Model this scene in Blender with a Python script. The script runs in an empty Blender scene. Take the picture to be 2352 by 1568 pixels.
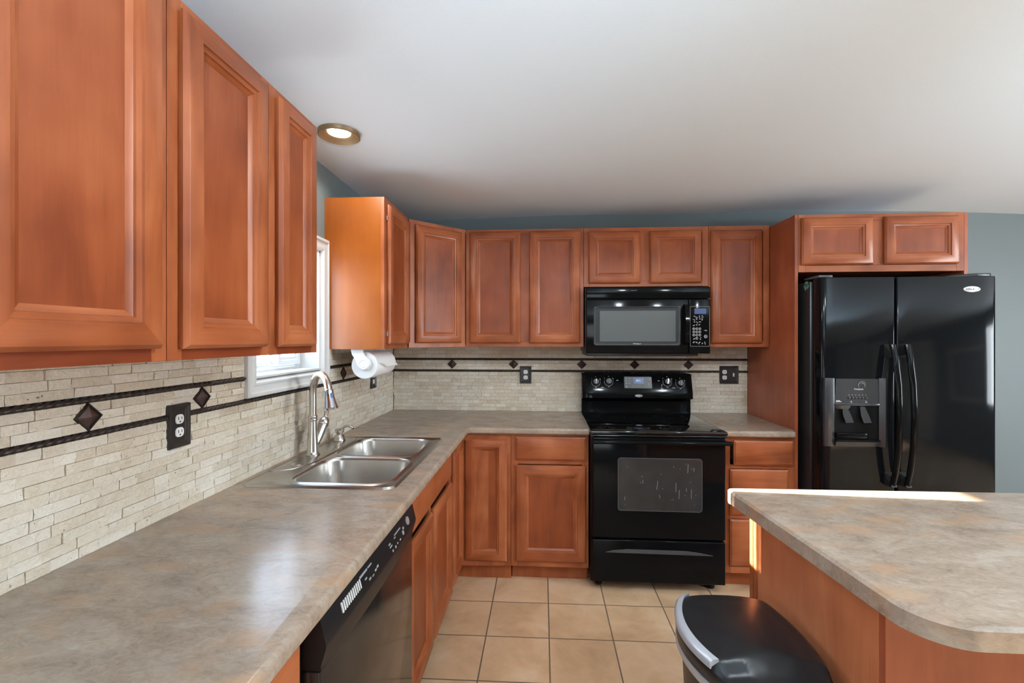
import bpy, bmesh, math, random
from mathutils import Vector, Matrix, Euler
random.seed(7)
S = bpy.context.scene
COL = S.collection
PI = math.pi

# ------------------------------------------------------------------ camera, world, sun, window fill lamps, exposure
cam_d = bpy.data.cameras.new('camera')
cam_d.sensor_width = 36.0
cam_d.lens = 1050.0 / 2352 * 36.0
cam_d.shift_y = -6.0 / 2352
cam_d.clip_start = 0.02
cam = bpy.data.objects.new('camera', cam_d)
COL.objects.link(cam)
cam.location = (0, -3.31, 1.434)
cam.rotation_euler = (PI / 2, 0, math.atan(70 / 1050.0))
S.camera = cam

S.view_settings.view_transform = 'Standard'
S.view_settings.look = 'None'
S.view_settings.gamma = 1
S.view_settings.use_curve_mapping = False
S.view_settings.exposure = 0.22
S.cycles.use_denoising = True
S.cycles.max_bounces = 10
S.cycles.diffuse_bounces = 6
S.cycles.glossy_bounces = 5
S.cycles.transparent_max_bounces = 12
S.cycles.sample_clamp_indirect = 6
S.cycles.caustics_reflective = False
S.cycles.caustics_refractive = False

world = bpy.data.worlds.new('daylight_sky')
S.world = world
world.use_nodes = True
wn = world.node_tree
wn.nodes.clear()
w_out = wn.nodes.new('ShaderNodeOutputWorld')
w_bg = wn.nodes.new('ShaderNodeBackground')
w_tc = wn.nodes.new('ShaderNodeTexCoord')
w_sep = wn.nodes.new('ShaderNodeSeparateXYZ')
w_rmp = wn.nodes.new('ShaderNodeValToRGB')
wn.links.new(w_tc.outputs['Generated'], w_sep.inputs[0])
wn.links.new(w_sep.outputs['Z'], w_rmp.inputs[0])
w_rmp.color_ramp.elements[0].position = 0.0
w_rmp.color_ramp.elements[0].color = (0.95, 0.97, 1.0, 1)
w_rmp.color_ramp.elements[1].position = 0.7
w_rmp.color_ramp.elements[1].color = (0.42, 0.66, 1.0, 1)
wn.links.new(w_rmp.outputs[0], w_bg.inputs[0])
w_bg.inputs[1].default_value = 11.0
wn.links.new(w_bg.outputs[0], w_out.inputs[0])

def add_light(name, kind, loc, energy, color=(1, 1, 1), target=None, **kw):
    d = bpy.data.lights.new(name, kind)
    d.energy = energy
    d.color = color
    for k, v in kw.items():
        setattr(d, k, v)
    o = bpy.data.objects.new(name, d)
    COL.objects.link(o)
    o.location = loc
    if target is not None:
        o.rotation_euler = (Vector(target) - Vector(loc)).to_track_quat('-Z', 'Y').to_euler()
    return o

SUN_DIR = Vector((1, -0.062, -0.349))
add_light('sun', 'SUN', (-6, -1.2, 4), 75.0, (1.0, 0.94, 0.85), target=Vector((-6, -1.2, 4)) + SUN_DIR, angle=0.009)
# area lamps added at the unseen rear and right windows to brighten the kitchen
add_light('rear_window_fill', 'AREA', (-0.45, -6.68, 1.30), 22.0, (0.86, 0.94, 1.0), target=(0.2, 0, 1.35),
          shape='RECTANGLE', size=1.0, size_y=1.05)
add_light('right_window_fill', 'AREA', (4.70, -2.44, 1.45), 78.0, (0.84, 0.93, 1.0), target=(0, -2.44, 1.45),
          shape='RECTANGLE', size=1.05, size_y=1.15)
LAMP_W, LAMP_COL = 395.0, (0.66, 0.85, 1.0)        # two added tilted uplights for ceiling bounce (built further down)

# ------------------------------------------------------------------ mesh helpers
def B():
    return bmesh.new()

def box(bm, x0, x1, y0, y1, z0, z1, bev=0.0, seg=2, mi=0):
    vs = [bm.verts.new(p) for p in ((x0, y0, z0), (x1, y0, z0), (x1, y1, z0), (x0, y1, z0),
                                    (x0, y0, z1), (x1, y0, z1), (x1, y1, z1), (x0, y1, z1))]
    fs = []
    for q in ((3, 2, 1, 0), (4, 5, 6, 7), (0, 1, 5, 4), (1, 2, 6, 5), (2, 3, 7, 6), (3, 0, 4, 7)):
        f = bm.faces.new([vs[i] for i in q])
        f.material_index = mi
        fs.append(f)
    if bev > 0:
        es = list({e for f in fs for e in f.edges})
        bmesh.ops.bevel(bm, geom=es, offset=bev, segments=seg, affect='EDGES', profile=0.5, clamp_overlap=True)
    return bm

def loft(bm, rings, cap0=True, cap1=True, mi=0, side_mi=None, closed=True):
    rv = [[bm.verts.new(p) for p in r] for r in rings]
    n = len(rv[0])
    for a, b in zip(rv, rv[1:]):
        for i in range(n if closed else n - 1):
            j = (i + 1) % n
            f = bm.faces.new((a[i], a[j], b[j], b[i]))
            f.material_index = side_mi[i % len(side_mi)] if side_mi else mi
    if cap0:
        bm.faces.new(rv[0][::-1]).material_index = mi
    if cap1:
        bm.faces.new(rv[-1]).material_index = mi
    return rv

def rect(x0, x1, z0, z1, y):
    return [(x0, y, z0), (x1, y, z0), (x1, y, z1), (x0, y, z1)]

def rrect(x0, x1, y0, y1, r, n=5):
    """rounded rectangle outline in 2-D, counter-clockwise"""
    pts = []
    for cx, cy, a0 in ((x1 - r, y0 + r, -PI / 2), (x1 - r, y1 - r, 0), (x0 + r, y1 - r, PI / 2), (x0 + r, y0 + r, PI)):
        for k in range(n + 1):
            a = a0 + PI / 2 * k / n
            pts.append((cx + r * math.cos(a), cy + r * math.sin(a)))
    return pts

def prism(bm, pts, z0, z1, bev=0, seg=3, mi=0):
    lo = [bm.verts.new((x, y, z0)) for x, y in pts]
    hi = [bm.verts.new((x, y, z1)) for x, y in pts]
    n = len(pts)
    fb = bm.faces.new(lo[::-1]); ft = bm.faces.new(hi)
    for i in range(n):
        bm.faces.new((lo[i], lo[(i + 1) % n], hi[(i + 1) % n], hi[i])).material_index = mi
    fb.material_index = ft.material_index = mi
    if bev:
        bmesh.ops.bevel(bm, geom=list(ft.edges) + list(fb.edges), offset=bev, segments=seg, affect='EDGES', profile=0.5)

def frames_along(pts):
    pts = [Vector(p) for p in pts]
    tang = []
    for i in range(len(pts)):
        a = pts[max(0, i - 1)]; b = pts[min(len(pts) - 1, i + 1)]
        tang.append((b - a).normalized())
    up = Vector((0, 0, 1)) if abs(tang[0].z) < 0.9 else Vector((1, 0, 0))
    u = tang[0].cross(up).normalized()
    out = []
    for p, t in zip(pts, tang):
        u = (u - t * u.dot(t)).normalized()
        out.append((p, t, u, t.cross(u)))
    return out

def tube(bm, pts, radii, n=14, mi=0, flat=1.0):
    if not isinstance(radii, (list, tuple)):
        radii = [radii] * len(pts)
    rings = []
    for (p, t, u, v), r in zip(frames_along(pts), radii):
        rings.append([p + u * (math.cos(2 * PI * k / n) * r) + v * (math.sin(2 * PI * k / n) * r * flat) for k in range(n)])
    loft(bm, rings, mi=mi)

def lathe(bm, prof, origin, axis=(0, 0, 1), n=28, mi=0, cap0=True, cap1=True):
    q = Vector(axis).normalized().to_track_quat('Z', 'Y').to_matrix()
    o = Vector(origin)
    rings = [[o + q @ Vector((r * math.cos(2 * PI * k / n), r * math.sin(2 * PI * k / n), h)) for k in range(n)] for r, h in prof]
    loft(bm, rings, cap0, cap1, mi)

def bez(p0, p1, p2, p3, n=10):
    p0, p1, p2, p3 = map(Vector, (p0, p1, p2, p3))
    return [p0 * (1 - t) ** 3 + p1 * 3 * t * (1 - t) ** 2 + p2 * 3 * t * t * (1 - t) + p3 * t ** 3 for t in [i / n for i in range(n + 1)]]

# ------------------------------------------------------------------ object helpers
def mw(o):
    m = Matrix.LocRotScale(o.location, o.rotation_euler, None)
    return mw(o.parent) @ m if o.parent else m

def obj(name, bm, mat, parent=None, local=False, angle=35):
    bmesh.ops.recalc_face_normals(bm, faces=bm.faces)
    me = bpy.data.meshes.new(name)
    origin = Vector((0, 0, 0))
    if parent is not None:
        if not local:
            bm.transform(mw(parent).inverted())
    else:
        xs = [v.co.x for v in bm.verts]; ys = [v.co.y for v in bm.verts]; zs = [v.co.z for v in bm.verts]
        origin = Vector(((min(xs) + max(xs)) / 2, (min(ys) + max(ys)) / 2, min(zs)))
        bm.transform(Matrix.Translation(-origin))
    for f in bm.faces:
        f.smooth = True
    bm.to_mesh(me)
    bm.free()
    me.set_sharp_from_angle(angle=math.radians(angle))
    for m in (mat if isinstance(mat, (list, tuple)) else [mat]):
        me.materials.append(m)
    o = bpy.data.objects.new(name, me)
    COL.objects.link(o)
    if parent is not None:
        o.parent = parent
    else:
        o.location = origin
    return o

def tag(o, label=None, cat=None, group=None, kind=None):
    if label: o['label'] = label
    if cat: o['category'] = cat
    if group: o['group'] = group
    if kind: o['kind'] = kind
    return o

def thing(name, label, cat, loc, rotz=0.0, group=None):
    o = bpy.data.objects.new(name, None)
    o.empty_display_size = 0.05
    COL.objects.link(o)
    o.location = loc
    o.rotation_euler = (0, 0, rotz)
    return tag(o, label, cat, group)

def struct(name, bm, mat, parent=None):
    o = obj(name, bm, mat, parent)
    if parent is None:
        o['kind'] = 'structure'
    return o

def text_into(bm, s, size, mtx, shear=0.0, depth=0.0006):
    """lettering as mesh, centred, x right / y up in its own plane, placed by mtx"""
    c = bpy.data.curves.new('lettering', 'FONT')
    c.body = s
    c.size = size
    c.shear = shear
    c.extrude = depth
    c.align_x = 'CENTER'
    c.align_y = 'CENTER'
    c.resolution_u = 3
    o = bpy.data.objects.new('lettering', c)
    COL.objects.link(o)
    dg = bpy.context.evaluated_depsgraph_get()
    dg.update()
    me = bpy.data.meshes.new_from_object(o.evaluated_get(dg))
    bpy.data.objects.remove(o)
    me.transform(mtx)
    bm.from_mesh(me)
    bpy.data.meshes.remove(me)
    bpy.data.curves.remove(c)

def on_front(x, y, z):      # text plane facing -Y
    return Matrix.Translation((x, y, z)) @ Matrix.Rotation(PI / 2, 4, 'X')

def on_right(x, y, z):      # text plane facing +X, reading along +Y
    return Matrix.Translation((x, y, z)) @ Matrix.Rotation(PI / 2, 4, 'Z') @ Matrix.Rotation(PI / 2, 4, 'X')

# ------------------------------------------------------------------ materials
def mat_base(name):
    m = bpy.data.materials.new(name)
    m.use_nodes = True
    return m, m.node_tree.nodes, m.node_tree.links, m.node_tree.nodes['Principled BSDF']

def plain(name, col, rough=0.5, metal=0.0, coat=0.0, spec=0.5, noise=0.0, bump=0.0, nscale=60.0, emit=None, es=0.0):
    m, N, L, P = mat_base(name)
    P.inputs['Roughness'].default_value = rough
    P.inputs['Metallic'].default_value = metal
    P.inputs['Coat Weight'].default_value = coat
    P.inputs['Coat Roughness'].default_value = 0.08
    P.inputs['Specular IOR Level'].default_value = spec
    tc = N.new('ShaderNodeTexCoord')
    nz = N.new('ShaderNodeTexNoise')
    nz.inputs['Scale'].default_value = nscale
    nz.inputs['Detail'].default_value = 3
    L.new(tc.outputs['Object'], nz.inputs['Vector'])
    mx = N.new('ShaderNodeMix'); mx.data_type = 'RGBA'
    mx.inputs['A'].default_value = tuple(c * (1 - noise) for c in col) + (1,)
    mx.inputs['B'].default_value = tuple(min(1, c * (1 + noise)) for c in col) + (1,)
    L.new(nz.outputs['Fac'], mx.inputs['Factor'])
    L.new(mx.outputs['Result'], P.inputs['Base Color'])
    if bump:
        b = N.new('ShaderNodeBump')
        b.inputs['Strength'].default_value = bump
        b.inputs['Distance'].default_value = 0.002
        L.new(nz.outputs['Fac'], b.inputs['Height'])
        L.new(b.outputs[0], P.inputs['Normal'])
    if emit:
        P.inputs['Emission Color'].default_value = emit + (1,)
        P.inputs['Emission Strength'].default_value = es
    return m

def ramp(N, stops):
    r = N.new('ShaderNodeValToRGB')
    e = r.color_ramp.elements
    while len(e) > 1:
        e.remove(e[-1])
    e[0].position = stops[0][0]; e[0].color = tuple(stops[0][1]) + (1,)
    for p, c in stops[1:]:
        k = e.new(p); k.color = tuple(c) + (1,)
    return r

def math_node(N, L, op, a, b=None, c=None):
    n = N.new('ShaderNodeMath'); n.operation = op
    for i, v in enumerate((a, b, c)):
        if v is None: continue
        if isinstance(v, (int, float)): n.inputs[i].default_value = v
        else: L.new(v, n.inputs[i])
    return n.outputs[0]

def wood(name, grain, dark, mid, light, rough=0.36, coat=0.0):
    m, N, L, P = mat_base(name)
    tc = N.new('ShaderNodeTexCoord'); oi = N.new('ShaderNodeObjectInfo')
    add = N.new('ShaderNodeVectorMath'); add.operation = 'MULTIPLY_ADD'
    L.new(oi.outputs['Random'], add.inputs[0]); add.inputs[1].default_value = (7.3, 5.1, 9.7)
    L.new(tc.outputs['Object'], add.inputs[2])
    mp = N.new('ShaderNodeMapping')
    sc = [11.0, 11.0, 11.0]
    for a in grain: sc[a] = 1.6
    mp.inputs['Scale'].default_value = sc
    L.new(add.outputs[0], mp.inputs['Vector'])
    n1 = N.new('ShaderNodeTexNoise'); n1.inputs['Scale'].default_value = 1.0; n1.inputs['Detail'].default_value = 5; n1.inputs['Distortion'].default_value = 1.2
    L.new(mp.outputs[0], n1.inputs['Vector'])
    n2 = N.new('ShaderNodeTexNoise'); n2.inputs['Scale'].default_value = 5.0; n2.inputs['Detail'].default_value = 2
    L.new(add.outputs[0], n2.inputs['Vector'])
    mp3 = N.new('ShaderNodeMapping')
    sc3 = [170.0, 170.0, 170.0]
    for a in grain: sc3[a] = 9.0
    mp3.inputs['Scale'].default_value = sc3
    L.new(add.outputs[0], mp3.inputs['Vector'])
    n3 = N.new('ShaderNodeTexNoise'); n3.inputs['Scale'].default_value = 1.0; n3.inputs['Detail'].default_value = 2
    L.new(mp3.outputs[0], n3.inputs['Vector'])
    f = math_node(N, L, 'MULTIPLY_ADD', n1.outputs['Fac'], 0.46, math_node(N, L, 'MULTIPLY_ADD', n2.outputs['Fac'], 0.50, math_node(N, L, 'MULTIPLY', n3.outputs['Fac'], 0.10)))
    r = ramp(N, [(0.36, dark), (0.53, mid), (0.70, light)])
    L.new(f, r.inputs[0])
    L.new(r.outputs[0], P.inputs['Base Color'])
    P.inputs['Roughness'].default_value = rough
    P.inputs['Specular IOR Level'].default_value = 0.36
    P.inputs['Coat Weight'].default_value = coat
    P.inputs['Coat Roughness'].default_value = 0.22
    return m

WD, WM, WL = (0.205, 0.047, 0.0135), (0.335, 0.091, 0.030), (0.450, 0.147, 0.056)
wood_v = wood('stained_maple_upright', (2,), WD, WM, WL)
wood_h = wood('stained_maple_across', (0, 1), WD, WM, WL)
panel_w = wood('stained_maple_panel', (2,), (0.178, 0.037, 0.0105), (0.265, 0.061, 0.018), (0.335, 0.091, 0.030))
side_w = wood('cabinet_side_veneer', (2,), (0.25, 0.062, 0.005), (0.295, 0.078, 0.007), (0.335, 0.096, 0.011), 0.3, 0.2)
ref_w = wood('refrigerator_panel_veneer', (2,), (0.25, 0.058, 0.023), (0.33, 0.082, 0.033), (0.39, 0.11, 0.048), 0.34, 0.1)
isl_w = wood('island_veneer_lit', (2,), (0.40, 0.125, 0.050), (0.50, 0.165, 0.068), (0.60, 0.225, 0.098), 0.34, 0.1)  # lightened copy: window light and flare haze put into the end panel's colour
rail_w = wood('rail_in_door_shade', (0, 1), (0.12, 0.022, 0.006), (0.20, 0.038, 0.010), (0.27, 0.06, 0.017), 0.4, 0.0)  # shadow of the doors on the bottom rails, put into a darker colour
disp_m = plain('dispenser_dark_plastic', (0.026, 0.028, 0.031), 0.25, coat=0.2, noise=0.05)
pad_m = plain('range_control_pad', (0.016, 0.016, 0.017), 0.3, noise=0.05)
panel_black = plain('dishwasher_panel_plastic', (0.010, 0.010, 0.0105), 0.38, spec=0.25, noise=0.08)
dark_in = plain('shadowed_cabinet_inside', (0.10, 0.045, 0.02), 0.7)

wall_m = plain('blue_grey_wall_paint', (0.155, 0.190, 0.200), 0.55, noise=0.04, bump=0.08, nscale=220)
ceil_m = plain('white_ceiling_paint', (0.725, 0.80, 0.86), 0.5, noise=0.02, bump=0.05, nscale=120)
white_paint = plain('white_trim_paint', (0.60, 0.61, 0.605), 0.35, noise=0.02)
vinyl = plain('white_vinyl', (0.56, 0.585, 0.60), 0.3, noise=0.01)
black_gloss = plain('glossy_black_enamel', (0.0045, 0.0045, 0.0048), 0.10, coat=0.0, spec=0.11, noise=0.05)
black_satin = plain('satin_black_plastic', (0.014, 0.014, 0.015), 0.35, noise=0.08)
black_glass = plain('black_ceramic_glass', (0.005, 0.005, 0.005), 0.05, coat=0.3, noise=0.02)
fridge_black = plain('smooth_black_steel', (0.0045, 0.0052, 0.0062), 0.08, coat=0.0, spec=0.19, noise=0.05, bump=0.012, nscale=6)
dw_black = plain('dishwasher_black_door', (0.02, 0.017, 0.015), 0.16, coat=0.3, noise=0.05)
gunmetal = plain('dark_grey_plastic', (0.055, 0.058, 0.062), 0.3, coat=0.3, noise=0.05)
chrome = plain('brushed_nickel', (0.60, 0.57, 0.53), 0.24, metal=1.0, noise=0.04, nscale=200)
polished = plain('polished_chrome', (0.72, 0.78, 0.88), 0.10, metal=1.0, noise=0.02)
steel = plain('brushed_stainless_steel', (0.52, 0.50, 0.47), 0.27, metal=1.0, noise=0.05, nscale=150, bump=0.02)
bronze = plain('oil_rubbed_bronze', (0.055, 0.042, 0.036), 0.42, metal=0.55, noise=0.35, nscale=90)
bronze_red = plain('aged_copper_bronze', (0.085, 0.05, 0.042), 0.36, metal=0.5, noise=0.3, nscale=60)
pewter = plain('dark_pewter_plate', (0.040, 0.036, 0.032), 0.35, metal=0.4, noise=0.25, nscale=40)
outlet_white = plain('white_receptacle_plastic', (0.78, 0.77, 0.75), 0.35)
slot_dark = plain('receptacle_slot', (0.03, 0.03, 0.03), 0.6)
paper = plain('white_paper_towel', (0.84, 0.84, 0.83), 0.9, noise=0.03, bump=0.3, nscale=260)
white_plastic = plain('white_gloss_plastic', (0.84, 0.87, 0.90), 0.3, noise=0.01)
silver_trim = plain('silver_painted_trim', (0.50, 0.53, 0.57), 0.32, metal=0.35, noise=0.02)
badge_m = plain('silver_badge', (0.70, 0.70, 0.72), 0.28, metal=0.7, noise=0.02)
print_m = plain('pale_print_and_vent_glint', (0.62, 0.62, 0.62), 0.6)
print_dim = plain('dim_printed_marking', (0.28, 0.28, 0.29), 0.6)
print_dark = plain('dark_badge_script', (0.10, 0.10, 0.11), 0.5)
lcd = plain('blue_display_glass', (0.05, 0.07, 0.14), 0.2, emit=(0.10, 0.15, 0.34), es=0.32)
lcd_digit = plain('lit_display_digits', (0.3, 0.45, 0.9), 0.3, emit=(0.30, 0.45, 0.95), es=0.7)
micro_glass = plain('microwave_mesh_window', (0.10, 0.108, 0.108), 0.28, coat=0.2, noise=0.08, nscale=900)
oven_glass = plain('hazy_oven_window', (0.032, 0.032, 0.030), 0.22, coat=0.6, noise=0.35, nscale=14)
lid_black = plain('satin_black_lid', (0.012, 0.012, 0.013), 0.32, coat=0.0, spec=.28, noise=0.06, bump=0.02, nscale=40)
bin_brown = plain('dark_brown_bin', (0.035, 0.028, 0.024), 0.4, metal=0.2, noise=0.06)
clover_m = plain('green_enamel', (0.07, 0.22, 0.15), 0.4, noise=0.1)
rubber = plain('black_rubber', (0.01, 0.01, 0.01), 0.7)
lamp_trim = plain('oil_bronze_lamp_trim', (0.22, 0.14, 0.07), 0.45, metal=0.3, noise=0.1)
lamp_glow = plain('lit_lamp_lens', (1, 0.95, 0.85), 0.4, emit=(1.0, 0.86, 0.62), es=14.0)
door_white = plain('white_door_paint', (0.74, 0.75, 0.76), 0.35, noise=0.02)
curtain_m = plain('pale_curtain', (0.62, 0.64, 0.66), 0.9, noise=0.05)
shade_m = plain('grey_added_shade', (0.20, 0.22, 0.24), 0.8, noise=0.05)

def glass_mat():
    m, N, L, P = mat_base('clear_window_glass')
    out = N['Material Output']
    t = N.new('ShaderNodeBsdfTransparent'); t.inputs[0].default_value = (0.97, 0.98, 0.98, 1)
    g = N.new('ShaderNodeBsdfGlossy'); g.inputs['Roughness'].default_value = 0.02
    fr = N.new('ShaderNodeFresnel'); fr.inputs['IOR'].default_value = 1.35
    gb = N.new('ShaderNodeNewGeometry')
    ff = math_node(N, L, 'MULTIPLY', fr.outputs[0], math_node(N, L, 'SUBTRACT', 1.0, gb.outputs['Backfacing']))
    mx = N.new('ShaderNodeMixShader')
    L.new(ff, mx.inputs[0]); L.new(t.outputs[0], mx.inputs[1]); L.new(g.outputs[0], mx.inputs[2])
    L.new(mx.outputs[0], out.inputs['Surface'])
    return m
glass = glass_mat()

def laminate_mat():
    m, N, L, P = mat_base('mottled_stone_laminate')
    tc = N.new('ShaderNodeTexCoord'); geo = N.new('ShaderNodeNewGeometry')
    mp = N.new('ShaderNodeMapping'); mp.inputs['Scale'].default_value = (1.0, 1.6, 1.3)
    mp.inputs['Rotation'].default_value = (0, 0, 0.5)
    L.new(geo.outputs['Position'], mp.inputs['Vector'])
    big = N.new('ShaderNodeTexNoise'); big.inputs['Scale'].default_value = 6.5; big.inputs['Detail'].default_value = 5; big.inputs['Roughness'].default_value = 0.62; big.inputs['Distortion'].default_value = 0.8
    L.new(mp.outputs[0], big.inputs['Vector'])
    fine = N.new('ShaderNodeTexNoise'); fine.inputs['Scale'].default_value = 30; fine.inputs['Detail'].default_value = 6; fine.inputs['Roughness'].default_value = 0.75; fine.inputs['Distortion'].default_value = 1.5
    L.new(mp.outputs[0], fine.inputs['Vector'])
    r1 = ramp(N, [(0.30, (0.205, 0.145, 0.102)), (0.46, (0.282, 0.210, 0.155)), (0.58, (0.335, 0.262, 0.200)), (0.72, (0.380, 0.328, 0.268))])
    L.new(big.outputs['Fac'], r1.inputs[0])
    r2 = ramp(N, [(0.32, (0.13, 0.092, 0.067)), (0.50, (0.33, 0.265, 0.21)), (0.70, (0.51, 0.45, 0.38))])
    L.new(fine.outputs['Fac'], r2.inputs[0])
    mx = N.new('ShaderNodeMix'); mx.data_type = 'RGBA'; mx.inputs['Factor'].default_value = 0.28
    L.new(r1.outputs[0], mx.inputs['A']); L.new(r2.outputs[0], mx.inputs['B'])
    och = N.new('ShaderNodeTexNoise'); och.inputs['Scale'].default_value = 6.5; och.inputs['Detail'].default_value = 3
    mp2 = N.new('ShaderNodeMapping'); mp2.inputs['Location'].default_value = (3.3, 8.1, 2.2); mp2.inputs['Scale'].default_value = (1, 2.0, 1.5)
    L.new(geo.outputs['Position'], mp2.inputs['Vector']); L.new(mp2.outputs[0], och.inputs['Vector'])
    ro = ramp(N, [(0.54, (0, 0, 0)), (0.70, (1, 1, 1))])
    L.new(och.outputs['Fac'], ro.inputs[0])
    mo = N.new('ShaderNodeMix'); mo.data_type = 'RGBA'
    L.new(math_node(N, L, 'MULTIPLY', ro.outputs[0], 0.55), mo.inputs['Factor'])
    L.new(mx.outputs['Result'], mo.inputs['A']); mo.inputs['B'].default_value = (0.40, 0.235, 0.13, 1)
    L.new(mo.outputs['Result'], P.inputs['Base Color'])
    P.inputs['Roughness'].default_value = 0.23
    P.inputs['Specular IOR Level'].default_value = 0.5
    b = N.new('ShaderNodeBump'); b.inputs['Strength'].default_value = 0.06; b.inputs['Distance'].default_value = 0.001
    L.new(fine.outputs['Fac'], b.inputs['Height']); L.new(b.outputs[0], P.inputs['Normal'])
    return m
laminate = laminate_mat()

def stone_mat(name, tint):
    m, N, L, P = mat_base(name)
    geo = N.new('ShaderNodeNewGeometry')
    n1 = N.new('ShaderNodeTexNoise'); n1.inputs['Scale'].default_value = 42; n1.inputs['Detail'].default_value = 6; n1.inputs['Roughness'].default_value = 0.7
    L.new(geo.outputs['Position'], n1.inputs['Vector'])
    n2 = N.new('ShaderNodeTexNoise'); n2.inputs['Scale'].default_value = 3.0; n2.inputs['Detail'].default_value = 2
    L.new(geo.outputs['Position'], n2.inputs['Vector'])
    f = math_node(N, L, 'MULTIPLY_ADD', geo.outputs['Random Per Island'], 0.27,
                  math_node(N, L, 'MULTIPLY_ADD', n1.outputs['Fac'], 0.46, math_node(N, L, 'MULTIPLY', n2.outputs['Fac'], 0.45)))
    c = [(0.44, 0.355, 0.265), (0.60, 0.525, 0.425), (0.68, 0.625, 0.54), (0.76, 0.735, 0.68)]
    c = [tuple(a * t for a, t in zip(k, tint)) for k in c]
    r = ramp(N, [(0.26, c[0]), (0.45, c[1]), (0.62, c[2]), (0.85, c[3])])
    L.new(f, r.inputs[0])
    v = N.new('ShaderNodeTexVoronoi'); v.inputs['Scale'].default_value = 75
    L.new(geo.outputs['Position'], v.inputs['Vector'])
    n4 = N.new('ShaderNodeTexNoise'); n4.inputs['Scale'].default_value = 22
    L.new(geo.outputs['Position'], n4.inputs['Vector'])
    pit = math_node(N, L, 'MULTIPLY', math_node(N, L, 'LESS_THAN', v.outputs['Distance'], 0.17), math_node(N, L, 'GREATER_THAN', n4.outputs['Fac'], 0.60))
    mx = N.new('ShaderNodeMix'); mx.data_type = 'RGBA'
    L.new(math_node(N, L, 'MULTIPLY', pit, 0.75), mx.inputs['Factor'])
    L.new(r.outputs[0], mx.inputs['A']); mx.inputs['B'].default_value = (0.10, 0.065, 0.04, 1)
    L.new(mx.outputs['Result'], P.inputs['Base Color'])
    P.inputs['Roughness'].default_value = 0.62
    n3 = N.new('ShaderNodeTexNoise'); n3.inputs['Scale'].default_value = 95; n3.inputs['Detail'].default_value = 5; n3.inputs['Distortion'].default_value = 0.8
    L.new(geo.outputs['Position'], n3.inputs['Vector'])
    b = N.new('ShaderNodeBump'); b.inputs['Strength'].default_value = 0.75; b.inputs['Distance'].default_value = 0.006
    L.new(n3.outputs['Fac'], b.inputs['Height']); L.new(b.outputs[0], P.inputs['Normal'])
    return m
stone_m = stone_mat('split_face_travertine', (1.0, 0.98, 0.93))

def floor_mat():
    m, N, L, P = mat_base('tan_ceramic_tile')
    geo = N.new('ShaderNodeNewGeometry'); sp = N.new('ShaderNodeSeparateXYZ')
    L.new(geo.outputs['Position'], sp.inputs[0])
    u = math_node(N, L, 'DIVIDE', math_node(N, L, 'SUBTRACT', sp.outputs['X'], 0.032), 0.3045)
    v = math_node(N, L, 'DIVIDE', math_node(N, L, 'SUBTRACT', math_node(N, L, 'SUBTRACT', sp.outputs['Y'], -0.823), math_node(N, L, 'MULTIPLY', sp.outputs['X'], 0.012)), 0.2895)
    def edge(c):
        fr = math_node(N, L, 'FRACT', c)
        return math_node(N, L, 'MINIMUM', fr, math_node(N, L, 'SUBTRACT', 1.0, fr))
    d = math_node(N, L, 'MINIMUM', edge(u), edge(v))
    gr = N.new('ShaderNodeMapRange'); gr.inputs['From Min'].default_value = 0.007; gr.inputs['From Max'].default_value = 0.013
    L.new(d, gr.inputs['Value'])
    cb = N.new('ShaderNodeCombineXYZ')
    L.new(math_node(N, L, 'FLOOR', u), cb.inputs[0]); L.new(math_node(N, L, 'FLOOR', v), cb.inputs[1])
    wn_ = N.new('ShaderNodeTexWhiteNoise'); L.new(cb.outputs[0], wn_.inputs['Vector'])
    off = N.new('ShaderNodeVectorMath'); off.operation = 'MULTIPLY_ADD'
    L.new(wn_.outputs['Color'], off.inputs[0]); off.inputs[1].default_value = (9, 9, 9); L.new(geo.outputs['Position'], off.inputs[2])
    n1 = N.new('ShaderNodeTexNoise'); n1.inputs['Scale'].default_value = 4.5; n1.inputs['Detail'].default_value = 7; n1.inputs['Roughness'].default_value = 0.6; n1.inputs['Distortion'].default_value = 0.5
    L.new(off.outputs[0], n1.inputs['Vector'])
    f = math_node(N, L, 'MULTIPLY_ADD', wn_.outputs['Value'], 0.10, math_node(N, L, 'MULTIPLY', n1.outputs['Fac'], 0.9))
    r = ramp(N, [(0.30, (0.50, 0.315, 0.175)), (0.48, (0.66, 0.435, 0.255)), (0.66, (0.76, 0.55, 0.36))])
    L.new(f, r.inputs[0])
    mx = N.new('ShaderNodeMix'); mx.data_type = 'RGBA'
    L.new(gr.outputs[0], mx.inputs['Factor'])
    mx.inputs['A'].default_value = (0.15, 0.105, 0.07, 1); L.new(r.outputs[0], mx.inputs['B'])
    L.new(mx.outputs['Result'], P.inputs['Base Color'])
    rr = N.new('ShaderNodeMapRange'); rr.inputs['To Min'].default_value = 0.8; rr.inputs['To Max'].default_value = 0.38
    L.new(gr.outputs[0], rr.inputs['Value']); L.new(rr.outputs[0], P.inputs['Roughness'])
    h = math_node(N, L, 'MULTIPLY_ADD', n1.outputs['Fac'], 0.35, gr.outputs[0])
    b = N.new('ShaderNodeBump'); b.inputs['Strength'].default_value = 0.35; b.inputs['Distance'].default_value = 0.003
    L.new(h, b.inputs['Height']); L.new(b.outputs[0], P.inputs['Normal'])
    return m
floor_m = floor_mat()

# ------------------------------------------------------------------ the room
XL = -1.105            # left wall
XR, YR, ZC = 4.80, -6.80, 2.31

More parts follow.
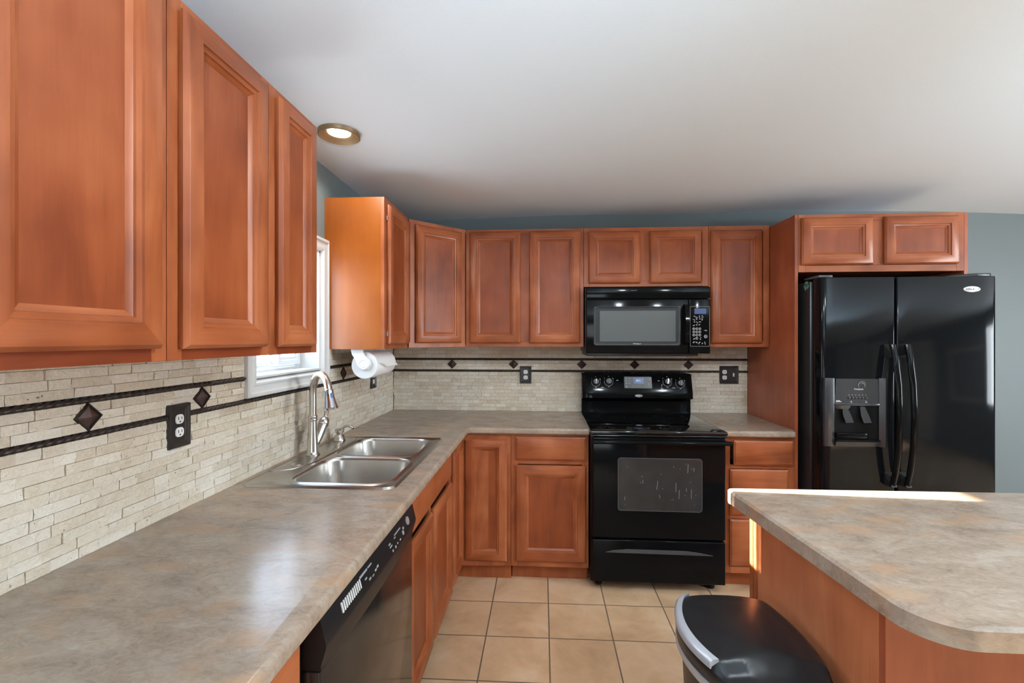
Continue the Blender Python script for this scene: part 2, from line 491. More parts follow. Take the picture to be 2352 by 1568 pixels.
def wall_with_holes(bm, u0, u1, z0, z1, holes, put, t0, t1):
    """a wall slab cut into boxes round its openings; put(u, t) -> (x, y)"""
    us = sorted({u0, u1} | {h[0] for h in holes} | {h[1] for h in holes})
    for a, b in zip(us, us[1:]):
        segs = [(z0, z1)]
        for h in holes:
            if h[0] <= a and h[1] >= b:
                segs = [s for s in ((z0, h[2]), (h[3], z1)) if s[1] - s[0] > 1e-4]
        for s in segs:
            (xa, ya), (xb, yb) = put(a, t0), put(b, t1)
            box(bm, min(xa, xb), max(xa, xb), min(ya, yb), max(ya, yb), *s)

bm = B(); box(bm, XL - 0.14, XR + 0.14, YR - 0.14, 0.14, -0.08, 0.0); struct('floor', bm, floor_m)
bm = B()
nx, ny = 40, 24
def ceil_z(x, y):
    k = math.exp(-((x - 0.6) / 2.0) ** 2) * 0.022
    s = 0.0 if x < 2.6 else -0.055 * (x - 2.6) ** 1.3
    w = 0.006 * math.sin(2.3 * y + 0.8 * x) + 0.004 * math.sin(3.7 * x + 1.1)
    return 2.298 + k + s * math.exp(-(y / 1.6) ** 2) + w
rows = [[bm.verts.new((XL - 0.01 + (XR - XL + 0.02) * i / nx, YR - 0.01 + (0.02 - YR) * j / ny,
                       ceil_z(XL + (XR - XL) * i / nx, YR - YR * j / ny))) for i in range(nx + 1)] for j in range(ny + 1)]
for j in range(ny):
    for i in range(nx):
        bm.faces.new((rows[j][i], rows[j + 1][i], rows[j + 1][i + 1], rows[j][i + 1]))
ret = bmesh.ops.extrude_face_region(bm, geom=list(bm.faces))
bmesh.ops.translate(bm, verts=[v for v in ret['geom'] if isinstance(v, bmesh.types.BMVert)], vec=(0, 0, 0.12))
struct('ceiling', bm, ceil_m)

WIN = (-1.640, -1.105, 1.285, 1.870)            # sink window opening: y0, y1, z0, z1
WIN2 = (-4.30, -3.55, 0.95, 1.95)
bm = B()
wall_with_holes(bm, YR - 0.14, 0.14, 0, 2.45, [WIN, WIN2], lambda u, t: (t, u), XL, XL - 0.14)
struct('wall_left', bm, wall_m)
bm = B(); box(bm, XL, XR + 0.14, 0.0, 0.14, 0, 2.45); struct('wall_back', bm, wall_m)
DOORH = (-4.98, -4.32, 0.0, 2.03); WR = (-3.85, -3.25, 0.95, 1.75); PATIO = (-6.5, -5.15, 0.05, 2.08); WR2 = (-2.90, -1.98, 0.85, 2.05)
bm = B()
wall_with_holes(bm, YR - 0.14, 0.0, 0, 2.45, [DOORH, WR, PATIO, WR2], lambda u, t: (t, u), XR, XR + 0.14)
struct('wall_right', bm, wall_m)
REARW = (-0.98, 0.08, 0.90, 2.00)
bm = B()
wall_with_holes(bm, XL - 0.14, XR, 0, 2.45, [REARW], lambda u, t: (u, t), YR, YR - 0.14)
struct('wall_rear', bm, wall_m)

def frame_ring(bm, u0, u1, z0, z1, prof, put):
    """mitred frame; prof = [(inset, proud)], put(u, z, proud) -> point"""
    rings = []
    for ins, pr in prof:
        rings.append([put(u0 + ins, z0 + ins, pr), put(u1 - ins, z0 + ins, pr), put(u1 - ins, z1 - ins, pr), put(u0 + ins, z1 - ins, pr)])
    loft(bm, rings, False, False)

# sink window
w1 = bpy.data.objects.new('window_1', None); COL.objects.link(w1); w1.location = (XL, -1.3725, 1.21); w1['kind'] = 'structure'
putL = lambda u, z, p: (XL + p, u, z)
bm = B()
frame_ring(bm, -1.694, -1.044, 1.213, 1.932, [(0, 0), (0, 0.022), (0.004, 0.026), (0.014, 0.026), (0.019, 0.019), (0.040, 0.017), (0.046, 0.021), (0.053, 0.021), (0.058, 0.014), (0.062, 0.004), (0.062, -0.005)], putL)
obj('window_casing', bm, white_paint, w1)
bm = B()   # jamb lining
y0, y1, z0, z1 = WIN
for a in ((y0 - .001, y0 + .010, z0, z1), (y1 - .010, y1 + .001, z0, z1), (y0, y1, z1 - .010, z1 + .001)):
    box(bm, XL - 0.12, XL + 0.002, *a)
obj('window_jamb', bm, white_paint, w1)
bm = B(); box(bm, XL - 0.13, XL + 0.006, y0, y1, z0 - 0.004, z0 + 0.006, 0.002); obj('window_sill', bm, white_paint, w1)
def sash(bm, ya, yb, za, zb, xo, fw, th):
    frame_ring(bm, ya, yb, za, zb, [(0, xo), (0, xo + th), (fw * .55, xo + th), (fw * .7, xo + th * .7), (fw, xo + th * .6), (fw, xo), (0, xo)], lambda u, z, p: (p, u, z))
bm = B(); sash(bm, y0 + .010, y1 - .010, z0 + .004, z1 - .008, XL - .135, .022, .035); obj('window_frame', bm, vinyl, w1)
bm = B(); sash(bm, -1.318, -1.132, z0 + .028, z1 - .036, XL - .112, .036, .026); s_ = obj('sliding_sash', bm, vinyl, w1)
bm = B(); box(bm, XL - .102, XL - .099, -1.284, -1.166, z0 + .062, z1 - .070); obj('pane', bm, glass, s_)
bm = B(); sash(bm, -1.606, -1.30, z0 + .022, z1 - .018, XL - .132, .020, .014); s_ = obj('fixed_sash', bm, vinyl, w1)
bm = B(); box(bm, XL - .127, XL - .124, -1.586, -1.318, z0 + .046, z1 - .054); obj('pane', bm, glass, s_)
bm = B(); box(bm, XL - .100, XL - .082, -1.570, -1.545, z0 + .026, z0 + .034, .002); obj('sash_latch', bm, gunmetal, w1)

def simple_window(name, y0, y1, z0, z1, x, sgn, bars):
    r = bpy.data.objects.new(name, None); COL.objects.link(r); r.location = (x, (y0 + y1) / 2, z0); r['kind'] = 'structure'
    bm = B(); frame_ring(bm, y0 - .07, y1 + .07, z0 - .07, z1 + .07, [(0, 0), (0, .02), (.05, .022), (.07, .012), (.07, -.08)], lambda u, z, p: (x + sgn * p, u, z))
    obj('window_casing', bm, white_paint, r)
    bm = B(); frame_ring(bm, y0, y1, z0, z1, [(0, -.03), (.045, -.03), (.045, -.06), (0, -.06)], lambda u, z, p: (x + sgn * p, u, z))
    for k in range(bars):
        c = y0 + (y1 - y0) * (k + 1) / (bars + 1)
        box(bm, min(x - sgn * .035, x - sgn * .06), max(x - sgn * .035, x - sgn * .06), c - .025, c + .025, z0 + .03, z1 - .03)
    obj('sash', bm, vinyl, r)
    bm = B(); box(bm, min(x - sgn * .045, x - sgn * .048), max(x - sgn * .045, x - sgn * .048), y0 + .03, y1 - .03, z0 + .03, z1 - .03); obj('pane', bm, glass, r)
simple_window('window_2', *WIN2, XL, 1, 0)
simple_window('window_3', *WR, XR, -1, 1)
bm = B(); box(bm, XR + .010, XR + .014, WR[0] + .01, WR[1] - .01, WR[2] + .02, WR[3] - .01); obj('added_shade', bm, shade_m, bpy.data.objects['window_3'])  # unseen shade added to dim this window's reflection in the refrigerator
simple_window('window_6', *WR2, XR, -1, 0)
simple_window('window_4', *PATIO, XR, -1, 1)
bm = B(); top, bot = [], []
for k in range(121):
    y = PATIO[0] - .1 + (PATIO[1] - PATIO[0] + .2) * k / 120
    top.append((XR - .06 + .025 * math.sin(k * .9), y))
loft(bm, [[(x, y, z) for x, y in top] + [(x + .004, y, z) for x, y in top[::-1]] for z in (.03, 2.2)]); obj('curtain', bm, curtain_m, bpy.data.objects['window_4'], angle=80)
w5 = bpy.data.objects.new('window_5', None); COL.objects.link(w5); w5.location = (-0.45, YR, .90); w5['kind'] = 'structure'
bm = B(); frame_ring(bm, REARW[0] - .07, REARW[1] + .07, REARW[2] - .07, REARW[3] + .07, [(0, 0), (0, .02), (.05, .022), (.07, .012), (.07, -.08)], lambda u, z, p: (u, YR + p, z))
obj('window_casing', bm, white_paint, w5)
bm = B()
frame_ring(bm, REARW[0], REARW[1], REARW[2], REARW[3], [(0, -.03), (.045, -.03), (.045, -.06), (0, -.06)], lambda u, z, p: (u, YR + p, z))
for c in (-0.45,): box(bm, c - .03, c + .03, YR - .06, YR - .035, REARW[2] + .03, REARW[3] - .03)
obj('sash', bm, vinyl, w5)
bm = B(); box(bm, REARW[0] + .03, REARW[1] - .03, YR - .048, YR - .045, REARW[2] + .03, REARW[3] - .03); obj('pane', bm, glass, w5)
bm = B(); rr_ = [(REARW[0] - .12 + (REARW[1] - REARW[0] + .24) * k / 100, YR + .05 + .018 * math.sin(k * .8)) for k in range(101)]
loft(bm, [[(x, y, z) for x, y in rr_] + [(x, y + .004, z) for x, y in rr_[::-1]] for z in (.75, 2.12)]); obj('curtain', bm, curtain_m, w5, angle=80)  # curtain added to cut the bright sky sheen from this window
d1 = bpy.data.objects.new('door_1', None); COL.objects.link(d1); d1.location = (XR, -4.65, 0); d1['kind'] = 'structure'
bm = B(); box(bm, XR + .02, XR + .06, -4.97, -4.33, 0.005, 2.02)
for za, zb in ((.2, .8), (1.0, 1.8)):
    for ya, yb in ((-4.88, -4.69), (-4.61, -4.42)):
        loft(bm, [[(XR + .02 - p, ya + i, za + i), (XR + .02 - p, yb - i, za + i), (XR + .02 - p, yb - i, zb - i), (XR + .02 - p, ya + i, zb - i)] for i, p in ((0, 0), (.015, .006), (.03, .0), (.045, .005))], False, True)
obj('door_slab', bm, door_white, d1)
bm = B()
lathe(bm, [(.03, 0), (.03, .008), (.012, .012), (.012, .04), (.028, .05), (.030, .065), (.018, .078)], (XR + .02, -4.90, .95), (-1, 0, 0))
lathe(bm, [(.03, 0), (.03, .012), (.02, .018)], (XR + .02, -4.90, 1.10), (-1, 0, 0)); obj('door_knob', bm, bronze, d1)
bm = B(); box(bm, XR - .02, XR + .002, -5.05, -4.97, 0, 2.11); box(bm, XR - .02, XR + .002, -4.33, -4.25, 0, 2.11); box(bm, XR - .02, XR + .002, -4.97, -4.33, 2.03, 2.11)
obj('door_casing', bm, white_paint, d1)

# ------------------------------------------------------------------ stone backsplash
def splash(bm, put, u0, u1, bands):
    """split-face stone strips laid dry in running rows; put(u, depth, z)"""
    for za, zb, ua, ub in bands:
        nrow = max(1, round((zb - za) / 0.0258)); rh = (zb - za) / nrow
        for r in range(nrow):
            u = ua - random.random() * 0.05
            while u < ub:
                ln = random.choice((0.050, 0.050, 0.064, 0.076, 0.10, 0.10))
                a, b = max(ua, u), min(ub, u + ln); u += ln
                if b - a < 0.006: continue
                d = 0.0075 + random.random() * 0.0045
                g = 0.0005
                nu = 3
                zs = [za + r * rh + g, za + (r + .5) * rh, za + (r + 1) * rh - g]
                front = []
                for z in zs:
                    front.append([put(a + g + (b - a - 2 * g) * k / nu, d + random.uniform(-.0016, .0016), z) for k in range(nu + 1)])
                fv = [[bm.verts.new(p) for p in row] for row in front]
                for j in range(2):
                    for k in range(nu):
                        bm.faces.new((fv[j][k], fv[j][k + 1], fv[j + 1][k + 1], fv[j + 1][k]))
                bound = fv[0] + [fv[1][-1]] + fv[2][::-1] + [fv[1][0]]
                coords = [(a + g + (b - a - 2 * g) * k / nu, zs[0]) for k in range(nu + 1)] + [(b - g, zs[1])] + \
                         [(a + g + (b - a - 2 * g) * k / nu, zs[2]) for k in range(nu, -1, -1)] + [(a + g, zs[1])]
                back = [bm.verts.new(put(c[0], 0.0008, c[1])) for c in coords]
                for k in range(len(bound)):
                    q = (k + 1) % len(bound)
                    bm.faces.new((bound[k], back[k], back[q], bound[q]))
CT = 0.914
RLO, RHI = (1.195, 1.211), (1.279, 1.295)
bm = B()
splash(bm, lambda u, d, z: (XL + d, u, z), 0, 0, [
    (CT, RLO[0], -3.20, -0.013), (RLO[1], RHI[0], -3.20, -1.695), (RHI[1], 1.412, -3.20, -1.695),
    (RLO[1], RHI[0], -1.043, -0.013), (RHI[1], 1.385, -1.043, -0.013)])
tag(obj('stone_backsplash', bm, stone_m, angle=25), 'cream split-face stone backsplash along the left wall behind the sink', 'backsplash')
bm = B()
splash(bm, lambda u, d, z: (u, -d, z), 0, 0, [(CT, RLO[0], XL + .012, 1.43), (RLO[1], RHI[0], XL + .012, 1.43), (RHI[1], 1.382, XL + .012, 1.43)])
tag(obj('stone_backsplash', bm, stone_m, angle=25), 'beige split-face stone backsplash on the back wall behind the range', 'backsplash')

def rope(axis, u0, u1, z, label):
    bm = B()
    n = int(abs(u1 - u0) / 0.004)
    rings = []
    for i in range(n + 1):
        u = u0 + (u1 - u0) * i / n
        ring = []
        for k in range(16):
            a = 2 * PI * k / 16
            r = 0.0064 + 0.0021 * math.cos(3 * (a - u * 2 * PI / 0.060))
            c, s = r * math.cos(a), r * math.sin(a)
            ring.append((XL + 0.0092 + max(c, -0.0074), u, z + s) if axis == 'y' else (u, -0.0092 - max(c, -0.0074), z + s))
        rings.append(ring)
    loft(bm, rings)
    tag(obj('rope_trim', bm, bronze, angle=60), label, 'tile trim', 'bronze rope strips in the backsplash')
rope('y', -3.20, -1.697, 1.287, 'upper dark bronze rope strip on the left wall, ending at the window casing')
rope('y', -3.20, -0.018, 1.203, 'lower dark bronze rope strip along the left wall, passing under the window')
rope('y', -1.040, -0.018, 1.287, 'short upper dark bronze rope strip behind the paper towel roll, right of the window')
rope('x', XL + .020, 1.43, 1.288, 'upper dark bronze strip on the back wall, just below the upper cabinets')
rope('x', XL + .020, 1.43, 1.204, 'lower dark bronze strip on the back wall, level with the tops of the outlets')

def diamond(loc, rotz, label):
    t = thing('diamond_accent', label, 'tile accent', loc, rotz, 'bronze diamond accents in the backsplash')
    h, w = 0.034, 0.035
    ring = lambda k, y: [(0, y, -h * k), (w * k, y, 0), (0, y, h * k), (-w * k, y, 0)]
    bm = B(); loft(bm, [ring(1.0, 0.001), ring(1.0, -.012), ring(.93, -.016), ring(.84, -.016), ring(.78, -.012), ring(.78, 0.001)], False, False)
    o = obj('rope_border', bm, bronze, t, local=True)
    bm = B(); rv = loft(bm, [ring(.80, 0.0), ring(.80, -.012)], True, False)
    c = bm.verts.new((0, -.021, 0))
    for k in range(4): bm.faces.new((rv[-1][k], rv[-1][(k + 1) % 4], c))
    obj('pyramid_centre', bm, bronze_red, t, local=True, angle=10)
ZD = 1.2455
diamond((XL, -2.277, ZD), PI / 2, 'largest-looking bronze diamond, left of the outlet on the left wall')
diamond((XL, -1.907, ZD), PI / 2, 'bronze diamond between the left wall outlet and the window')
diamond((XL, -0.861, ZD), PI / 2, 'narrow-looking bronze diamond behind the faucet, left of the paper towel roll')
for x, l in ((-0.658, 'bronze diamond on the back wall nearest the corner, right of the paper towels'),
             (-0.208, 'bronze diamond on the back wall just above the single outlet'),
             (0.281, 'bronze diamond above the left end of the range, under the microwave edge'),
             (0.653, 'bronze diamond centred above the range control panel'),
             (1.027, 'bronze diamond above the right end of the range')):
    diamond((x, 0, ZD + .005), 0, l)

# ------------------------------------------------------------------ outlets
def receptacle(bmw, bms, x, z, y):
    pts = [(x + a, z + b) for a, b in rrect(-.0155, .0155, -.0145, .0145, .011, 5)]
    loft(bmw, [[(p[0], y + .004, p[1]) for p in pts], [(p[0], y, p[1]) for p in pts], [(x + (p[0] - x) * .93, y - .0015, z + (p[1] - z) * .93) for p in pts]])
    for dx, hh in ((-.0062, .0045), (.0062, .0037)):
        box(bms, x + dx - .0012, x + dx + .0012, y - .0020, y + .001, z + .003 - hh, z + .003 + hh)
    lathe(bms, [(.0026, 0), (.0026, .003)], (x, y + .001, z - .0075), (0, -1, 0), 12)

def outlet(loc, rotz, w, label, switch=False, h=.124):
    t = thing('wall_outlet', label, 'outlet', loc, rotz, 'dark bronze wall outlets')
    bm = B()
    P = [(0, 0.002), (0, -.014), (.003, -.018), (.007, -.018), (.012, -.0135), (.015, -.0135), (.018, -.011)]
    loft(bm, [rect(-w / 2 + i, w / 2 - i, i, h - i, y) for i, y in P], True, True)
    obj('cover_plate', bm, pewter, t, local=True)
    cx = -w / 4 + .001 if switch else 0
    for z in (h / 2 + .0195, h / 2 - .0195):
        bw, bs = B(), B()
        receptacle(bw, bs, cx, z, -.0125)
        o = obj('receptacle', bw, outlet_white, t, local=True)
        obj('slots', bs, slot_dark, o, local=True)
    if switch:
        bm = B(); box(bm, w / 4 - .006, w / 4 + .004, -.0125, -.009, h / 2 - .013, h / 2 + .013, .001)
        box(bm, w / 4 - .0045, w / 4 + .0025, -.021, -.011, h / 2 - .002, h / 2 + .009, .002)
        obj('toggle_switch', bm, outlet_white, t, local=True)
    bm = B(); lathe(bm, [(.0025, 0), (.0025, .002), (.001, .0028)], (cx, -.011, h / 2), (0, -1, 0), 12); obj('cover_screw', bm, pewter, t, local=True)
outlet((XL + .006, -2.007, 1.109), PI / 2, .078, 'dark bronze outlet with white sockets on the left wall between two diamonds', h=.130)
outlet((XL + .006, -0.425, 1.116), PI / 2, .078, 'partly hidden dark outlet on the left wall below the paper towel roll')
outlet((-0.121, -.006, 1.114), 0, .082, 'dark bronze two-socket outlet on the back wall left of the range')
outlet((1.303, -.006, 1.121), 0, .127, 'wide dark bronze plate with sockets and a switch, right of the range', True)

# ------------------------------------------------------------------ cabinets
def door(parent, x0, x1, z0, z1, yf, stile=.052, kind='door', th=.0225):
    """recessed-panel door facing -Y in the cabinet's own frame; yf = plane it is mounted on"""
    bm = B()
    P = [(.003, 0), (.003, .006), (0, .007), (0, .0125), (.007, th - .001), (.0085, th), (stile, th), (stile + .0015, th - .0045), (stile + .011, th - .007),
         (stile + .0125, th - .0115), (stile + .024, th - .017), (stile + .026, .002)]
    loft(bm, [rect(x0 + i, x1 - i, z0 + i, z1 - i, yf - o) for i, o in P], False, False, side_mi=[1, 0, 1, 0])
    d = obj(kind, bm, [wood_v, wood_h], parent, local=True)
    s = stile + .024
    bm = B(); box(bm, x0 + s, x1 - s, yf - (th - .017), yf - .001, z0 + s, z1 - s)
    obj('recessed_panel', bm, panel_w, d, local=True)
    return d

def drawer_front(parent, x0, x1, z0, z1, yf, th=.020, name='drawer_front'):
    bm = B()
    P = [(0, 0), (0, .010), (.004, .012), (.007, .0135), (.010, .0165), (.014, .0172), (.020, th)]
    loft(bm, [rect(x0 + i, x1 - i, z0 + i, z1 - i, yf - o) for i, o in P], True, True, mi=0, side_mi=[0])
    return obj(name, bm, wood_h, parent, local=True)

def cabinet(name, label, loc, rotz, w, d, h, stiles=(.038, .038), rails=(.038, .038), mids=(), group=None, toe=0.0, lip=.014, body_mat=None, uprights=(), cat='cabinet', top=True, shaded_rail=False):
    """hollow box with a face frame; width on +x, depth towards -y, base at z = 0"""
    t = thing(name, label, cat, loc, rotz, group)
    f = .019
    bm = B()
    box(bm, 0.0005, .016, -d + f, -.002, toe, h); box(bm, w - .016, w - .0005, -d + f, -.002, toe, h)
    box(bm, .016, w - .016, -d + f, -.002, toe + lip, toe + lip + .016); 
    if top: box(bm, .016, w - .016, -d + f, -.002, h - .016, h)
    box(bm, .016, w - .016, -.008, -.002, toe, h)
    if toe:
        box(bm, .004, w - .004, -d + .055, -d + .070, 0.001, toe)
    obj('carcass', bm, body_mat or wood_v, t, local=True)
    bm = B()
    a, b = stiles
    box(bm, 0.0005, a, -d, -d + f, toe, h, .001, 1, 0); box(bm, w - b, w - .0005, -d, -d + f, toe, h, .001, 1, 0)
    for u0, u1 in uprights: box(bm, u0, u1, -d, -d + f, toe + rails[0], h - rails[1], .001, 1, 0)
    box(bm, a, w - b, -d, -d + f, toe, toe + rails[0], .001, 1, 2 if shaded_rail else 1); box(bm, a, w - b, -d, -d + f, h - rails[1], h, .001, 1, 1)
    for z0, z1 in mids: box(bm, a, w - b, -d, -d + f, z0, z1, .001, 1, 1)
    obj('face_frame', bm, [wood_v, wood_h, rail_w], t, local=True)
    return t

UB, UT = 1.382, 2.150
# left-wall uppers (local x runs along +Y, front faces +X)
def left_upper(y0, y1, z0, z1, label):
    return cabinet('wall_cabinet', label, (XL, y0, z0), PI / 2, y1 - y0, .345, z1 - z0, stiles=(.036, .036), rails=(.045, .040), group='cherry wall cabinets', lip=.020, shaded_rail=True)
c = left_upper(-2.80, -2.432, 1.389, 2.148, 'large cherry wall cabinet nearest the camera, above the first bronze diamond')
door(c, .030, .340, .026, .735, -.345, .047)
c = left_upper(-2.431, -2.086, 1.389, 2.148, 'cherry wall cabinet between the largest one and the narrow one beside the window')
door(c, .026, .315, .024, .735, -.345, .045)
c = left_upper(-2.085, -1.815, 1.389, 2.148, 'narrow cherry wall cabinet on the left run beside the window')
door(c, .026, .235, .022, .735, -.345, .040)

# corner group on the far side of the window
c = thing('corner_wall_cabinet', 'diagonal corner wall cabinet with orange end panel above the paper towels', 'cabinet', (XL, 0, UB), 0)
bm = B()
out = [(XL + .001, -.002), (XL + .001, -1.048), (-.812, -1.048), (-.812, -.622), (-.520, -.330), (-.520, -.002)]
prism(bm, out, UB + .014, UT - .003)
obj('carcass', bm, wood_v, c)
bm = B(); box(bm, XL + .001, -.814, -1.056, -1.048, UB, UT); obj('end_panel', bm, side_w, c)
bm = B()
box(bm, -.814, -.795, -1.056, -.655, UB, UT, .001, 1, 0)
q = Vector((-.795 + .504, -.630 + .330)); 
def diag(bm, s0, s1, z0, z1, o0, o1, mi=0):
    """slab on the diagonal front; s along it, o outwards"""
    p0 = Vector((-.795, -.630)); p1 = Vector((-.506, -.327)); u = (p1 - p0).normalized(); n = Vector((u.y, -u.x))
    L_ = (p1 - p0).length
    pts = [p0 + u * (s0 * L_) + n * o0, p0 + u * (s1 * L_) + n * o0, p0 + u * (s1 * L_) + n * o1, p0 + u * (s0 * L_) + n * o1]
    prism(bm, [(p.x, p.y) for p in pts], z0, z1, mi=mi)
diag(bm, 0, 1, UB, UT, -.019, 0)
obj('face_frame', bm, [wood_v, wood_h], c)
# narrow door facing +X, built in a rotated helper frame, then the diagonal door
def door_in(parent, origin, rotz, x0, x1, z0, z1, stile):
    m = Matrix.Translation(origin) @ Matrix.Rotation(rotz, 4, 'Z')
    P = [(.003, 0), (.003, .006), (0, .007), (0, .0125), (.007, .0215), (.0085, .0225), (stile, .0225), (stile + .0015, .018), (stile + .011, .0155), (stile + .0125, .011), (stile + .024, .0055), (stile + .026, .002)]
    bm = B(); loft(bm, [rect(x0 + i, x1 - i, z0 + i, z1 - i, -o) for i, o in P], False, False, side_mi=[1, 0, 1, 0]); bm.transform(m)
    d = obj('door', bm, [wood_v, wood_h], parent)
    s = stile + .024
    bm = B(); box(bm, x0 + s, x1 - s, -.0055, -.001, z0 + s, z1 - s); bm.transform(m)
    obj('recessed_panel', bm, panel_w, d)
    return d
door_in(c, (-.795, -1.056, UB), PI / 2, .032, .385, .026, .738, .045)
dl = math.hypot(.289, .303); da = math.atan2(.303, .289)
door_in(c, (-.795, -.630, UB), da, .042, dl - .040, .026, .742, .045)
for z in (1.46, 2.05):
    bm = B(); tube(bm, [(-.790, -1.028, z - .012), (-.790, -1.028, z + .012)], .004, 8)
    obj('hinge', bm, chrome, c)

def upper(x0, x1, z0, label, **k):
    return cabinet('wall_cabinet', label, (x0, 0, z0), 0, x1 - x0, .325, UT - z0, group='cherry wall cabinets', **k)
c = upper(-.503, .266, UB, 'two-door cherry wall cabinet between the corner and the microwave', uprights=((.343, .430),))
for a, b in ((.026, .359), (.416, .746)): door(c, a, b, .024, .752, -.325, .045)
c = upper(.267, 1.052, 1.770, 'short two-door cherry cabinet above the microwave', uprights=((.34, .44),))
for a, b in ((.029, .357), (.417, .740)): door(c, a, b, .020, .354, -.325, .045)
c = upper(1.053, 1.428, UB, 'single-door cherry wall cabinet right of the microwave')
door(c, .012, .326, .024, .740, -.325, .045)

# refrigerator surround
t = thing('refrigerator_cabinet', 'cherry cabinet and tall side panels framing the black refrigerator', 'cabinet', (1.43, 0, 0))
bm = B(); box(bm, 1.431, 1.449, -.610, -.002, 0.001, 2.140, .001, 1); obj('side_panel', bm, ref_w, t)
bm = B(); box(bm, 2.336, 2.356, -.610, -.002, 0.001, 2.134, .001, 1); obj('side_panel', bm, ref_w, t)
bm = B()
box(bm, 1.450, 2.335, -.59, -.003, 1.815, 2.136)
obj('carcass', bm, wood_v, t)
bm = B()
box(bm, 1.450, 1.49, -.611, -.59, 1.812, 2.138, .001, 1, 0); box(bm, 2.295, 2.335, -.611, -.59, 1.812, 2.138, .001, 1, 0)
box(bm, 1.835, 1.917, -.611, -.59, 1.8505, 2.0995, .001, 1, 0)
box(bm, 1.49, 2.295, -.611, -.59, 1.812, 1.850, .001, 1, 1); box(bm, 1.49, 2.295, -.611, -.59, 2.10, 2.138, .001, 1, 1)
obj('face_frame', bm, [wood_v, wood_h], t)
t2 = t
for a, b in ((1.461, 1.846), (1.906, 2.298)):
    door_in(t, (0, -.611, 0), 0, a, b, 1.851, 2.118, .045)

# base cabinets: back run
BH, BD = .876, .610
c = thing('corner_base_cabinet', 'inside-corner base cabinet with two narrow doors meeting at a right angle', 'cabinet', (-.485, -.61, 0))
bm = B()
prism(bm, [(XL + .002, -.002), (XL + .002, -.930), (-.505, -.930), (-.505, -.628), (-.187, -.628 + .018), (-.187, -.002)], .092, BH)
box(bm, -.555, -.54, -.929, -.56, .001, .092); box(bm, -.54, -.187, -.575, -.555, .001, .092)
obj('carcass', bm, wood_v, c)
bm = B()
box(bm, -.505, -.486, -.930, -.612, .093, BH, .001, 1, 0); box(bm, -.486, -.187, -.612, -.593, .093, BH, .001, 1, 0)
obj('face_frame', bm, [wood_v, wood_h], c)
door_in(c, (-.486, -.930, 0), PI / 2, .018, .300, .122, .838, .040)
door_in(c, (-.486, -.612, 0), 0, .024, .276, .122, .840, .045)
c = cabinet('base_cabinet', 'cherry base cabinet with one drawer and one door left of the range', (-.186, 0, 0), 0, .456, BD, BH, group='cherry base cabinets', toe=.092, mids=((.695, .720),), lip=.0)
drawer_front(c, .028, .440, .722, .858, -BD); door(c, .028, .441, .128, .693, -BD, .052)
c = cabinet('base_cabinet', 'cherry drawer cabinet between the range and refrigerator', (1.036, 0, 0), 0, .394, BD, BH, group='cherry base cabinets', toe=.092, mids=((.692, .712), (.404, .426)), lip=.0)
d_ = drawer_front(c, .049, .376, .718, .856, -BD - .012)
bm = B(); box(bm, .06, .365, -BD - .012, -.10, .735, .840); obj('drawer_box', bm, dark_in, d_, local=True)
drawer_front(c, .033, .355, .428, .690, -BD); drawer_front(c, .033, .355, .138, .403, -BD)
# left run: sink base, dishwasher, near cabinet
LBX = XL
c = cabinet('sink_base_cabinet', 'cherry sink base cabinet with false front and two doors', (LBX, -1.748, 0), PI / 2, .816, .620, BH, group='cherry base cabinets', toe=.092, lip=.0, rails=(.04, .03), stiles=(.03, .03), uprights=((.37, .40),), body_mat=dark_in, top=False)
drawer_front(c, .020, .775, .722, .862, -.620, name='false_drawer_front')
door(c, .014, .366, .122, .694, -.620, .048); door(c, .400, .778, .122, .694, -.620, .048)
c = cabinet('base_cabinet', 'cherry base cabinet nearest the camera, on the near side of the dishwasher', (LBX, -3.20, 0), PI / 2, .775, .620, BH, group='cherry base cabinets', toe=.092, lip=.0, mids=((.690, .715),))
drawer_front(c, .025, .755, .722, .850, -.620); door(c, .025, .755, .122, .690, -.620, .052)

# ------------------------------------------------------------------ worktops
def worktop(outline, hole, z0, z1, round_edges):
    bm = B()
    def loop(pts):
        vs = [bm.verts.new((x, y, z1)) for x, y in pts]
        return [bm.edges.new((vs[i], vs[(i + 1) % len(vs)])) for i in range(len(vs))]
    es = loop(outline)
    if hole: es += loop(hole)
    bmesh.ops.triangle_fill(bm, use_beauty=True, use_dissolve=False, edges=es)
    bmesh.ops.recalc_face_normals(bm, faces=bm.faces)
    r = bmesh.ops.extrude_face_region(bm, geom=list(bm.faces))
    nv = [v for v in r['geom'] if isinstance(v, bmesh.types.BMVert)]
    bmesh.ops.translate(bm, verts=nv, vec=(0, 0, z0 - z1))
    bm.edges.ensure_lookup_table()
    sel = []
    for e in bm.edges:
        a, b = e.verts
        if abs(a.co.z - b.co.z) > 1e-5: continue
        m = ((a.co.x + b.co.x) / 2, (a.co.y + b.co.y) / 2)
        if len(e.link_faces) == 2 and abs(e.link_faces[0].normal.dot(e.link_faces[1].normal)) < .5 and round_edges(*m):
            sel.append(e)
    bmesh.ops.bevel(bm, geom=sel, offset=.0125, segments=4, affect='EDGES', profile=.5)
    return bm
NX, NY = -.434, -.648
SX0, SX1, SY0, SY1 = -1.045, -.520, -1.755, -.980
outline = [(XL + .006, -.006), (XL + .006, -3.20), (NX, -3.20), (NX, NY - .02), (NX + .006, NY - .006), (NX + .02, NY), (.269, NY), (.269, -.006)]
hole = rrect(SX0, SX1, SY0, SY1, .03, 4)
bm = worktop(outline, hole, .8765, CT, lambda x, y: (x > NX - .002 and y < NY + .002) and x < .2685 and y > -3.199)
tag(obj('countertop', bm, laminate), 'L-shaped mottled tan laminate countertop holding the sink', 'countertop')
